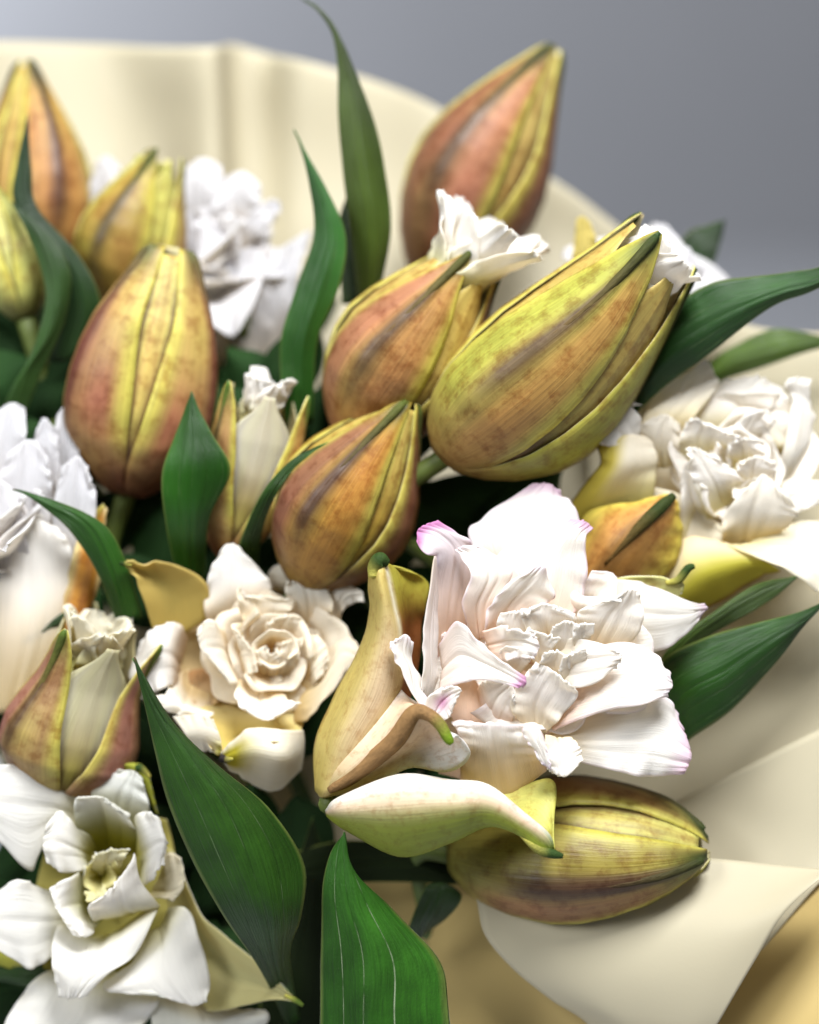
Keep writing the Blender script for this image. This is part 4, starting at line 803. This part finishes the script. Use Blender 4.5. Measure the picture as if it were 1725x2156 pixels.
# ------------------------------------------------------------------ flowers farther back
wcool = petal_in(S(214, 204, 188), S(228, 228, 233), 0, 0, .5)
th = thing('double_lily', P(470, 720, 620), 'loosely ruffled white double lily standing in front of the folded back paper', 'flower', 'open double lilies')
rosette(th, (440, 640, 720), (-.05, -.42, .95), [(7, 260, 150, 50, 20, 0, wcool), (6, 240, 130, 26, 10, 20, wcool)], 33)
petals(th, [dict(rows=[[(x, y, d + q) for x, y, d in r] for r in rr], inn=wcool, out=wcool, seed=131 + k, amp=8) for k, (q, rr) in enumerate([
    (20, [[(400, 540, 40), (430, 550, 30), (470, 540, 40)], [(383, 430, 0), (430, 415, -10), (480, 430, 0)], [(395, 350, 10), (430, 332, 0), (465, 350, 10)]]),
    (0, [[(450, 520, 40), (500, 520, 30), (540, 510, 40)], [(445, 430, 0), (500, 410, -10), (550, 430, 0)], [(468, 380, 0), (510, 360, 0), (548, 385, 0)]]),
    (-20, [[(460, 505, 20), (485, 520, 10), (510, 530, 20)], [(520, 455, 0), (540, 470, -10), (558, 485, 0)], [(570, 418, 0), (588, 425, 0), (592, 442, 0)]]),
    (-30, [[(470, 780, 40), (500, 780, 30), (540, 770, 40)], [(430, 650, 0), (475, 640, 20), (520, 650, -10)], [(410, 520, 0), (450, 500, 10), (490, 530, 0)], [(405, 470, 0), (425, 458, 0), (445, 470, 0)]]),
    (-40, [[(500, 780, 40), (540, 770, 30), (570, 760, 40)], [(490, 640, 0), (530, 630, 25), (570, 640, -10)], [(500, 530, 0), (530, 520, 10), (560, 540, 0)]]),
    (-30, [[(530, 770, 40), (570, 760, 30), (600, 740, 40)], [(545, 640, 0), (590, 620, 25), (625, 610, -10)], [(575, 530, 0), (610, 510, 10), (655, 480, 0)]]),
    (60, [[(200, 520, 40), (230, 520, 40), (260, 510, 40)], [(188, 410, 0), (220, 400, 0), (262, 400, 0)], [(200, 345, 0), (225, 328, 0), (250, 345, 0)]])])], ident, 620)
stalk(th, P(500, 680, 600), Vector((.1, .3, -1)), 1, 34)

th = thing('double_lily', P(60, 1480, 420), 'white double lily at the edge of the bouquet with golden-brown outer tepal', 'flower', 'open double lilies')
rosette(th, (10, 1250, 420), (-.1, -.35, .95), [(6, 330, 170, 34, 20, 0, wcool), (5, 330, 150, 18, 12, 20, wcool)], 41)
petals(th, [
    dict(rows=[[(60, 1480, 60), (110, 1480, 60), (150, 1420, 60)], [(110, 1330, 0), (165, 1320, 0), (205, 1230, 30)], [(150, 1180, 0), (195, 1160, 10), (222, 1090, 30)], [(180, 1080, 10), (205, 1070, 15), (218, 1060, 20)]], inn=tepal_out(S(190, 132, 50), S(150, 100, 40), S(220, 200, 140), YG), out=ro, seed=141, name='outer_tepal', mat=M_TEPAL),
    dict(rows=[[(-40, 1500, 40), (20, 1500, 0), (90, 1480, 40)], [(-40, 1300, 0), (60, 1330, -60), (150, 1280, 0)], [(-20, 1180, 0), (60, 1180, -50), (150, 1160, 0)], [(0, 1110, 0), (60, 1090, -20), (120, 1110, 0)]], inn=petal_in(S(236, 214, 170), WHITE, 0, 0, .7), out=ro, seed=142),
] + [dict(rows=[[(x, y, d + q) for x, y, d in r] for r in rr], inn=wcool, out=wcool, seed=143 + k, amp=8) for k, (q, rr) in enumerate([
    (40, [[(-20, 1120, 40), (20, 1120, 30), (60, 1110, 40)], [(-30, 960, 0), (10, 945, 10), (58, 940, 0)], [(-12, 872, 10), (22, 848, 0), (52, 856, 10)]]),
    (30, [[(60, 1120, 40), (90, 1120, 30), (120, 1110, 40)], [(62, 985, 0), (95, 975, 10), (126, 985, 0)], [(78, 902, 0), (95, 880, 0), (114, 902, 0)]]),
    (50, [[(105, 1100, 40), (140, 1100, 30), (170, 1090, 40)], [(112, 965, 0), (140, 955, 10), (168, 965, 0)], [(120, 874, 0), (138, 855, 0), (156, 884, 0)]]),
    (0, [[(0, 1220, 40), (50, 1230, 30), (100, 1210, 40)], [(-12, 1045, 0), (50, 1035, 25), (110, 1045, 0)], [(18, 952, 0), (65, 925, 10), (102, 962, 0)]]),
    (-10, [[(110, 1240, 40), (150, 1240, 30), (185, 1220, 40)], [(112, 1075, 0), (160, 1055, 20), (202, 1070, 0)], [(130, 985, 0), (165, 960, 10), (192, 1003, 0)]]),
    (-20, [[(-40, 1330, 40), (10, 1330, 30), (60, 1320, 40)], [(-60, 1150, 0), (0, 1140, 20), (60, 1150, 0)], [(-40, 1030, 0), (0, 1010, 10), (40, 1040, 0)]])])], ident, 250)
stalk(th, P(30, 1400, 400), Vector((.2, .2, -1)), 0, 34)

th = thing('double_lily', P(1350, 800, 620), 'white double lily half hidden behind the largest green opening bud', 'flower', 'open double lilies')
rosette(th, (1350, 690, 620), (.2, -.6, .85), [(5, 240, 130, 48, 20, 0, wcool), (5, 200, 110, 28, 10, 20, wcool), (4, 150, 90, 12, 4, 30, wcool)], 52)
petals(th, [
    dict(rows=[[(1420, 760, 40), (1450, 760, 40), (1480, 740, 40)], [(1410, 640, 0), (1450, 640, -10), (1482, 640, 10)], [(1420, 540, 0), (1450, 520, 0), (1476, 560, 10)]], inn=wcool, out=wcool, seed=151),
    dict(rows=[[(1190, 640, 40), (1220, 640, 40), (1250, 640, 40)], [(1205, 540, 0), (1225, 540, -5), (1262, 540, 0)], [(1215, 460, 0), (1228, 455, 0), (1245, 470, 0)]], inn=petal_in(S(226, 214, 150), S(206, 190, 110)), out=ro, seed=152, name='outer_tepal')], ident, 420)
stalk(th, P(1350, 760, 600), Vector((-.2, .3, -1)), 4, 34)

# ------------------------------------------------------------------ buds
PEACH = S(196, 138, 96); PURP = S(150, 98, 76); OLIVE = S(176, 158, 70)
bud('fat brown and olive closed bud lying sideways below the pink-tipped flower', (950, 1800, 260), (1492, 1792, 120), 152, roll=0.37, left=S(158, 142, 56), right=S(156, 104, 66), ribw=.15, bend=(0, 10, 0), body=S(160, 124, 62), yel=S(176, 172, 70), rib=S(78, 52, 38), tipc=S(62, 76, 34), basec=S(166, 160, 72), node=6, seed=1, green=.12, twist=.05, shoulder=.06,
    profile=[(0, .25), (.06, .48), (.14, .70), (.25, .88), (.4, 1.0), (.52, 1.0), (.64, .92), (.76, .78), (.86, .57), (.94, .35), (.98, .21), (1, .12)], group='closed lily buds')
bud('largest olive-green bud just parting at its tip, beside the bright white flower', (935, 965, 230), (1402, 500, 110), 172, roll=-0.3, left=S(172, 174, 66), right=S(190, 134, 72), bend=(22, 14, 0), openness=.16, body=S(184, 142, 76), yel=S(186, 186, 78), rib=S(96, 74, 44), tipc=S(50, 76, 34), basec=S(176, 140, 80), node=4, seed=2, white=7, wlen=.06, wspread=.3, green=.25, seamcol=S(204, 172, 84), group='opening lily buds', twist=.15,
    profile=[(0, .22), (.05, .5), (.12, .74), (.22, .93), (.34, 1.0), (.46, .98), (.58, .88), (.7, .74), (.82, .58), (.92, .45), (1, .34)])
bud('peach-yellow bud opening with white ruffled petals, leaning against the largest bud', (735, 925, 330), (1010, 530, 240), 150, roll=-0.3, left=S(172, 112, 84), right=S(186, 132, 76), bend=(-14, -10, 0), openness=.22, body=S(198, 140, 78), yel=S(200, 182, 84), rib=S(96, 74, 48), tipc=S(80, 92, 40), basec=S(190, 140, 90), node=2, seed=3, white=9, wlen=.24, wspread=.8, seamcol=S(208, 178, 92), group='opening lily buds')
bud('tall peach bud with pointed tip standing highest against the grey wall', (905, 600, 680), (1166, 98, 660), 142, roll=-0.42, right=S(180, 116, 90), left=S(140, 92, 64), bend=(-26, -16, 0), body=S(176, 116, 88), yel=S(196, 172, 80), rib=S(92, 70, 50), tipc=S(72, 84, 48), basec=S(140, 96, 60), node=2, seed=4)
bud('brown-purple closed bud with bent green tip behind the half-open cream flower', (640, 1230, 280), (862, 842, 190), 146, roll=-0.32, left=S(136, 86, 70), right=S(200, 140, 56), bend=(-16, -8, 0), body=S(186, 120, 62), yel=S(196, 176, 60), rib=S(82, 58, 46), tipc=S(90, 104, 40), basec=S(150, 120, 50), node=2, seed=5)
bud('slim yellow bud with a crown of white petal tips between two upright leaves', (480, 1170, 330), (558, 810, 270), 92, roll=-0.95, bend=(6, 0, 0), openness=.30, body=S(196, 140, 86), yel=S(206, 190, 100), rib=S(104, 92, 50), tipc=S(84, 120, 40), basec=S(150, 96, 60), node=1, seed=6, white=9, wlen=.14, wspread=.4, pale=True, seamcol=S(246, 243, 228), halfw=(58, 40, 26), group='opening lily buds',
    profile=[(0, .3), (.08, .55), (.2, .8), (.35, .95), (.5, 1.0), (.7, .96), (.85, .84), (1, .70)])
bud('plump purple-brown bud with bright yellow seams above the dark green leaf', (268, 1040, 400), (358, 520, 340), 150, roll=1.05, bend=(-8, 0, 0), body=S(178, 108, 78), yel=S(212, 196, 96), rib=S(112, 62, 50), tipc=S(104, 104, 60), basec=S(120, 66, 50), node=1, seed=7, white=4, wlen=-.06, wspread=.05, wcol=S(220, 214, 150),
    profile=[(0, .25), (.05, .48), (.12, .72), (.22, .92), (.34, 1.0), (.46, .99), (.58, .92), (.7, .80), (.8, .64), (.9, .46), (.96, .36), (1, .27)])
bud('olive bud with two separate green points behind the plump purple-brown bud', (225, 660, 580), (345, 318, 560), 112, roll=-0.45, bend=(-10, -6, 0), openness=.2, body=S(176, 134, 64), yel=S(192, 184, 70), rib=S(84, 70, 40), tipc=S(74, 92, 40), basec=S(130, 90, 50), node=1, seed=8, group='opening lily buds', white=4, wlen=.0, wspread=.1, wcol=S(214, 210, 120), seamcol=S(206, 204, 100))
bud('tall orange-brown pointed bud behind a narrow folded dark leaf', (85, 620, 700), (58, 128, 680), 122, roll=.3, bend=(10, 0, 0), body=S(196, 136, 76), yel=S(200, 168, 80), rib=S(96, 66, 50), tipc=S(60, 70, 44), basec=S(150, 100, 60), node=0, seed=9)
bud('pale yellow-green bud low behind the folded dark leaf', (55, 672, 470), (-20, 395, 470), 70, roll=1.0, body=S(190, 180, 90), yel=S(204, 204, 110), rib=S(170, 166, 80), tipc=S(150, 160, 70), basec=S(90, 90, 40), node=0, seed=10, green=.5)
bud('squat mauve-brown bud opening with crinkled white rim above the green-hearted white flower', (120, 1665, 300), (226, 1316, 190), 140, roll=-0.8, left=S(170, 112, 98), bend=(-16, 0, 0), openness=.28, body=S(176, 122, 92), yel=S(196, 184, 84), rib=S(98, 72, 44), tipc=S(96, 122, 46), basec=S(170, 140, 70), node=0, seed=11, white=8, wlen=.12, wspread=.3, pale=True, seamcol=S(240, 236, 206), halfw=(58, 44, 30), wcol=S(246, 243, 226), group='opening lily buds',
    profile=[(0, .3), (.06, .56), (.15, .82), (.28, 1.0), (.42, .98), (.56, .86), (.7, .70), (.84, .60), (1, .52)])

# ------------------------------------------------------------------ leaves
G1 = S(52, 104, 40); G2 = S(42, 92, 30); G3 = S(36, 66, 26)
leaf('large glossy pointed leaf with pale broken veins overlapping the green-hearted white flower', [[(610, 2170, 330), (620, 2160, 325), (630, 2150, 330)], [(548, 2040, 130), (580, 2035, 118), (610, 2010, 140)], [(470, 1925, 20), (560, 1930, 0), (632, 1930, 70)], [(405, 1815, 0), (520, 1800, -30), (640, 1820, 50)], [(352, 1690, -10), (470, 1690, -40), (570, 1708, 20)], [(325, 1580, -15), (400, 1590, -40), (470, 1622, -5)], [(306, 1490, -20), (335, 1500, -35), (365, 1520, -20)], [(287, 1410, -25), (292, 1410, -30), (298, 1412, -25)], (283, 1384, -25)], M_LEAF_NEAR, 3, 5, S(44, 92, 34), None, edge=S(88, 70, 40))
leaf('deep green upright leaf with white parallel veins rising from below in front of the film', [[(672, 2330, -20), (740, 2330, -40), (810, 2330, -55), (960, 2330, 10)], [(674, 2156, -20), (740, 2156, -45), (800, 2156, -60), (945, 2130, 10)], [(674, 2010, -20), (735, 2010, -45), (800, 2020, -55), (922, 2020, 20)], [(680, 1890, -20), (715, 1890, -40), (755, 1900, -45), (830, 1920, 10)], [(694, 1800, -20), (715, 1800, -30), (732, 1810, -30), (745, 1830, -10)], (726, 1752, -25)], M_LEAF_VEINED, 8, 5, S(48, 112, 40), None)
leaf('tall arching leaf with thread-like tip rising above the paper edge', [[(755, 640, 400), (780, 640, 390), (800, 620, 400)], [(738, 480, 360), (785, 480, 340), (824, 480, 360)], [(722, 360, 350), (765, 350, 330), (808, 350, 350)], [(713, 250, 345), (750, 240, 330), (786, 250, 345)], [(711, 150, 345), (728, 140, 335), (748, 150, 345)], [(698, 70, 345), (704, 62, 342), (712, 72, 345)], [(668, 22, 345), (670, 18, 345), (674, 18, 345)], (632, -4, 345)], None, 4, 4, S(66, 96, 40))
leaf('upright bright green leaf beside the tall arching leaf with thread-like tip', [[(600, 900, 340), (630, 900, 330), (660, 890, 340)], [(590, 730, 310), (630, 730, 290), (668, 720, 310)], [(618, 620, 300), (665, 610, 280), (715, 600, 300)], [(660, 500, 300), (695, 495, 285), (727, 500, 300)], [(652, 390, 300), (668, 390, 292), (690, 400, 300)], [(632, 310, 300), (637, 312, 298), (644, 318, 300)], (619, 272, 300)], None, 7, 4, S(46, 112, 50))
leaf('narrow dark leaf sliver behind the tall arching leaf', [[(720, 640, 430), (745, 640, 430), (770, 640, 430)], [(712, 480, 430), (740, 480, 425), (760, 480, 430)], (742, 385, 430)], None, 2, 3, G3)
leaf('short broad pointed leaf in front of the plump purple-brown bud', [[(385, 1260, 340), (410, 1260, 330), (430, 1250, 340)], [(350, 1110, 215), (400, 1110, 205), (440, 1100, 215)], [(340, 1000, 180), (405, 1000, 165), (486, 992, 175)], [(366, 920, 185), (405, 915, 173), (446, 915, 182)], [(392, 855, 190), (405, 855, 186), (418, 860, 190)], (404, 824, 192)], None, 5, 4, S(40, 104, 30))
leaf('thin curved leaf blade lying across the bent-tip bud', [[(490, 1230, 380), (515, 1230, 375), (545, 1225, 380)], [(502, 1150, 245), (525, 1140, 240), (550, 1130, 245)], [(545, 1050, 165), (562, 1045, 160), (580, 1045, 165)], [(600, 980, 155), (610, 982, 152), (622, 985, 155)], [(655, 945, 150), (660, 948, 150), (665, 950, 150)], (705, 927, 150)], None, 6, 3, S(56, 112, 44))
leaf('slender arched leaf with brown tip beside the half-open cream flower', [[(245, 1310, 240), (270, 1310, 235), (300, 1300, 240)], [(205, 1205, 200), (235, 1195, 190), (268, 1190, 200)], [(150, 1120, 180), (185, 1105, 172), (220, 1105, 180)], [(90, 1068, 175), (110, 1062, 170), (130, 1060, 175)], [(50, 1040, 175), (55, 1038, 174), (60, 1036, 175)], (26, 1030, 175)], None, 9, 4, S(44, 100, 36), edge=S(90, 60, 40))
leaf('small dark leaf reaching out from behind the squat mauve bud', [[(180, 1300, 270), (185, 1280, 262), (180, 1255, 270)], [(110, 1330, 250), (115, 1310, 240), (110, 1285, 250)], [(60, 1355, 245), (60, 1345, 240), (62, 1325, 245)], (42, 1350, 245)], None, 3, 3, S(44, 78, 44))
leaf('long pointed leaf sweeping outward beside the largest olive-green bud', [[(1330, 880, 260), (1340, 830, 255), (1350, 780, 260)], [(1400, 815, 230), (1405, 740, 200), (1400, 665, 225)], [(1480, 755, 210), (1490, 680, 180), (1490, 600, 205)], [(1560, 692, 190), (1570, 640, 165), (1580, 582, 185)], [(1640, 640, 170), (1650, 610, 155), (1660, 572, 170)], [(1730, 605, 150), (1735, 585, 142), (1735, 560, 150)], (1900, 500, 110)], None, 2, 4, S(40, 92, 44))
leaf('soft green leaf above the bright white flower with yellow tepals', [[(1470, 830, 520), (1480, 800, 510), (1480, 770, 520)], [(1530, 800, 490), (1540, 760, 475), (1540, 730, 490)], [(1620, 768, 470), (1630, 735, 455), (1630, 692, 470)], [(1710, 738, 450), (1715, 720, 442), (1715, 705, 450)], (1800, 720, 430)], None, 3, 4, S(84, 124, 62))
leaf('dark blurred leaf tip behind the white flower at the grey wall', [[(1380, 640, 600), (1410, 660, 590), (1440, 680, 600)], [(1440, 500, 580), (1460, 540, 570), (1490, 580, 580)], [(1490, 475, 580), (1505, 495, 575), (1515, 520, 580)], (1528, 462, 580)], None, 3, 3, S(36, 66, 40))
leaf('broad dark leaf pointing outward below the bright white flower with yellow tepals', [[(1330, 1500, 240), (1380, 1540, 230), (1430, 1600, 240)], [(1390, 1395, 190), (1440, 1460, 165), (1450, 1560, 190)], [(1480, 1345, 170), (1530, 1410, 140), (1545, 1490, 170)], [(1590, 1312, 150), (1620, 1350, 128), (1630, 1400, 150)], [(1690, 1285, 135), (1700, 1300, 128), (1700, 1312, 135)], (1745, 1262, 130)], None, 4, 4, S(36, 88, 28))
leaf('narrow grey-green leaf just above the broad dark outward-pointing leaf', [[(1360, 1440, 220), (1375, 1430, 214), (1390, 1440, 220)], [(1420, 1350, 200), (1440, 1350, 192), (1450, 1370, 200)], [(1500, 1290, 190), (1520, 1290, 180), (1540, 1312, 190)], [(1590, 1232, 185), (1605, 1242, 178), (1625, 1262, 185)], (1685, 1212, 180)], None, 5, 3, S(74, 112, 58))
leaf('drooping folded dark leaf in front of the tall orange-brown bud', [[(100, 760, 400), (140, 760, 390), (190, 720, 400)], [(130, 640, 380), (170, 640, 365), (212, 640, 380)], [(90, 520, 370), (130, 530, 355), (170, 545, 370)], [(30, 430, 370), (50, 430, 360), (80, 440, 370)], [(35, 350, 372), (48, 345, 368), (66, 350, 372)], (58, 240, 375)], None, 3, 5, S(34, 70, 40))
leaf('glossy curled leaf hanging below the folded dark leaf', [[(-10, 900, 400), (20, 890, 390), (50, 880, 400)], [(20, 830, 370), (45, 800, 355), (90, 780, 370)], [(75, 720, 350), (105, 700, 335), (140, 650, 350)], [(95, 620, 345), (120, 590, 330), (146, 570, 345)], [(60, 500, 345), (85, 490, 338), (110, 500, 345)], (25, 425, 350)], None, 4, 5, S(56, 100, 58))
leaf('small curled leaf tucked under the pink-tipped flower', [[(850, 1990, 250), (880, 1980, 245), (900, 1960, 250)], [(868, 1930, 220), (900, 1930, 205), (940, 1935, 220)], [(890, 1880, 200), (925, 1875, 190), (972, 1890, 200)], [(905, 1862, 205), (930, 1858, 200), (955, 1866, 205)]], None, 2, 3, S(40, 78, 32))
leaf('added leaf with shade painted in, stretched under the pink-tipped flower', [[(600, 1880, 330), (600, 1850, 320), (600, 1800, 330)], [(720, 1860, 300), (720, 1820, 290), (720, 1770, 300)], [(860, 1858, 280), (860, 1820, 270), (860, 1780, 280)], [(960, 1860, 280), (960, 1840, 275), (960, 1810, 280)], (1040, 1850, 285)], M_SHADE, 4, 4, S(26, 44, 22))  # filler leaf, its dark colour stands in for shade under the flower
leaf('added leaf painted nearly black as shade between the pale-veined leaf and the white-veined upright leaf', [[(540, 2300, 340), (620, 2300, 330), (700, 2300, 340)], [(550, 2080, 330), (630, 2080, 315), (715, 2080, 330)], [(600, 1900, 320), (650, 1900, 305), (705, 1900, 320)], (660, 1720, 320)], M_SHADE, 5, 4, S(24, 42, 20))  # filler leaf, painted near black for the shaded gap
leaf('dark leaf tip poking out under the green-hearted white flower', [[(150, 2040, 300), (140, 2055, 290), (130, 2075, 300)], [(40, 2035, 280), (40, 2055, 270), (40, 2075, 280)], (-120, 2040, 280)], None, 2, 3, S(40, 84, 32))

# filler foliage added inside the bouquet, coloured dark to stand in for deep shade
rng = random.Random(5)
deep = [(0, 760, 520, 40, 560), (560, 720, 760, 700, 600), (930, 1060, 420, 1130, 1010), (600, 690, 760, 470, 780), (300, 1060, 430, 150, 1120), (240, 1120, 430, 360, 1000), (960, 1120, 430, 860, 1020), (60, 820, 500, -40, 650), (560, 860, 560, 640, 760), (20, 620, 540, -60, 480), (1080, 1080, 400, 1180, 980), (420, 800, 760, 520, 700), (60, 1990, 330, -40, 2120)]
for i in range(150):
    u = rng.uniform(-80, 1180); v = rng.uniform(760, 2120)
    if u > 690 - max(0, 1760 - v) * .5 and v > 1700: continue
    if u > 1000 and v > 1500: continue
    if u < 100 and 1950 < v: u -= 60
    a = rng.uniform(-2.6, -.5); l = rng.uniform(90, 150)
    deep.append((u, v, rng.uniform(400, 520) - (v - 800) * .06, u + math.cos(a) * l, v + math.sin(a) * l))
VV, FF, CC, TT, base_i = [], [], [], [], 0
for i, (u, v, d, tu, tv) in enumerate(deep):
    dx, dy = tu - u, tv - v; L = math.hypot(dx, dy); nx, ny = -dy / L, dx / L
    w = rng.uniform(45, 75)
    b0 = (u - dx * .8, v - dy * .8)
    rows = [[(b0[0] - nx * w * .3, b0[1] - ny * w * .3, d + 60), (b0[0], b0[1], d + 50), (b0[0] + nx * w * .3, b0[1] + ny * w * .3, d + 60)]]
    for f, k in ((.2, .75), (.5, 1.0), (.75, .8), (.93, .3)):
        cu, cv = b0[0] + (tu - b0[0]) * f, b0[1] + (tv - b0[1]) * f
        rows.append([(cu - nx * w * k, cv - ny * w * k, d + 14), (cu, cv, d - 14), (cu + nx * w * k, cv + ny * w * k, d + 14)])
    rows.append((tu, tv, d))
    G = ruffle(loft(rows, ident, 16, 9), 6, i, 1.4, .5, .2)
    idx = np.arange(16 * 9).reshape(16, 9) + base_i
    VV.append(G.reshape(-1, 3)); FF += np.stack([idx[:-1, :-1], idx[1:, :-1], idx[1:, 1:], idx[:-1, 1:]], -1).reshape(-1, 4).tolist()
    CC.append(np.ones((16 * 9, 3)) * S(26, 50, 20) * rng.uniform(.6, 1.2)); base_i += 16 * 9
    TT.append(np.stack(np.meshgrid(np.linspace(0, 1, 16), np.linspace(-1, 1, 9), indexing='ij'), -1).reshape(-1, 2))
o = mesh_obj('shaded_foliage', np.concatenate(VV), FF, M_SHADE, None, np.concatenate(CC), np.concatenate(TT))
tag(o, 'filler foliage coloured dark as painted shade between the buds and flowers', 'foliage'); o['kind'] = 'stuff'

# ------------------------------------------------------------------ main stems down to the table
sb = thing('stem_bundle', Vector((TIE.x, TIE.y, 0)), 'bundle of green lily stems gathered inside the wrapped bouquet', 'stems')
for i, q in enumerate(NODES):
    foot = Vector((TIE.x + (i - 3) * .012, TIE.y + .012 * ((i * 5) % 3 - 1), 0.004))
    tie = TIE + Vector(((i - 3) * .008, .008 * ((i * 5) % 3 - 1), 0))
    tube('stem', [q + (q - tie) * .02, q.lerp(tie, .5), tie, foot], [19 * K, 21 * K, 23 * K, 23 * K], M_STALK, sb, 10, stalk_cols(S(74, 96, 44), S(60, 88, 40)))
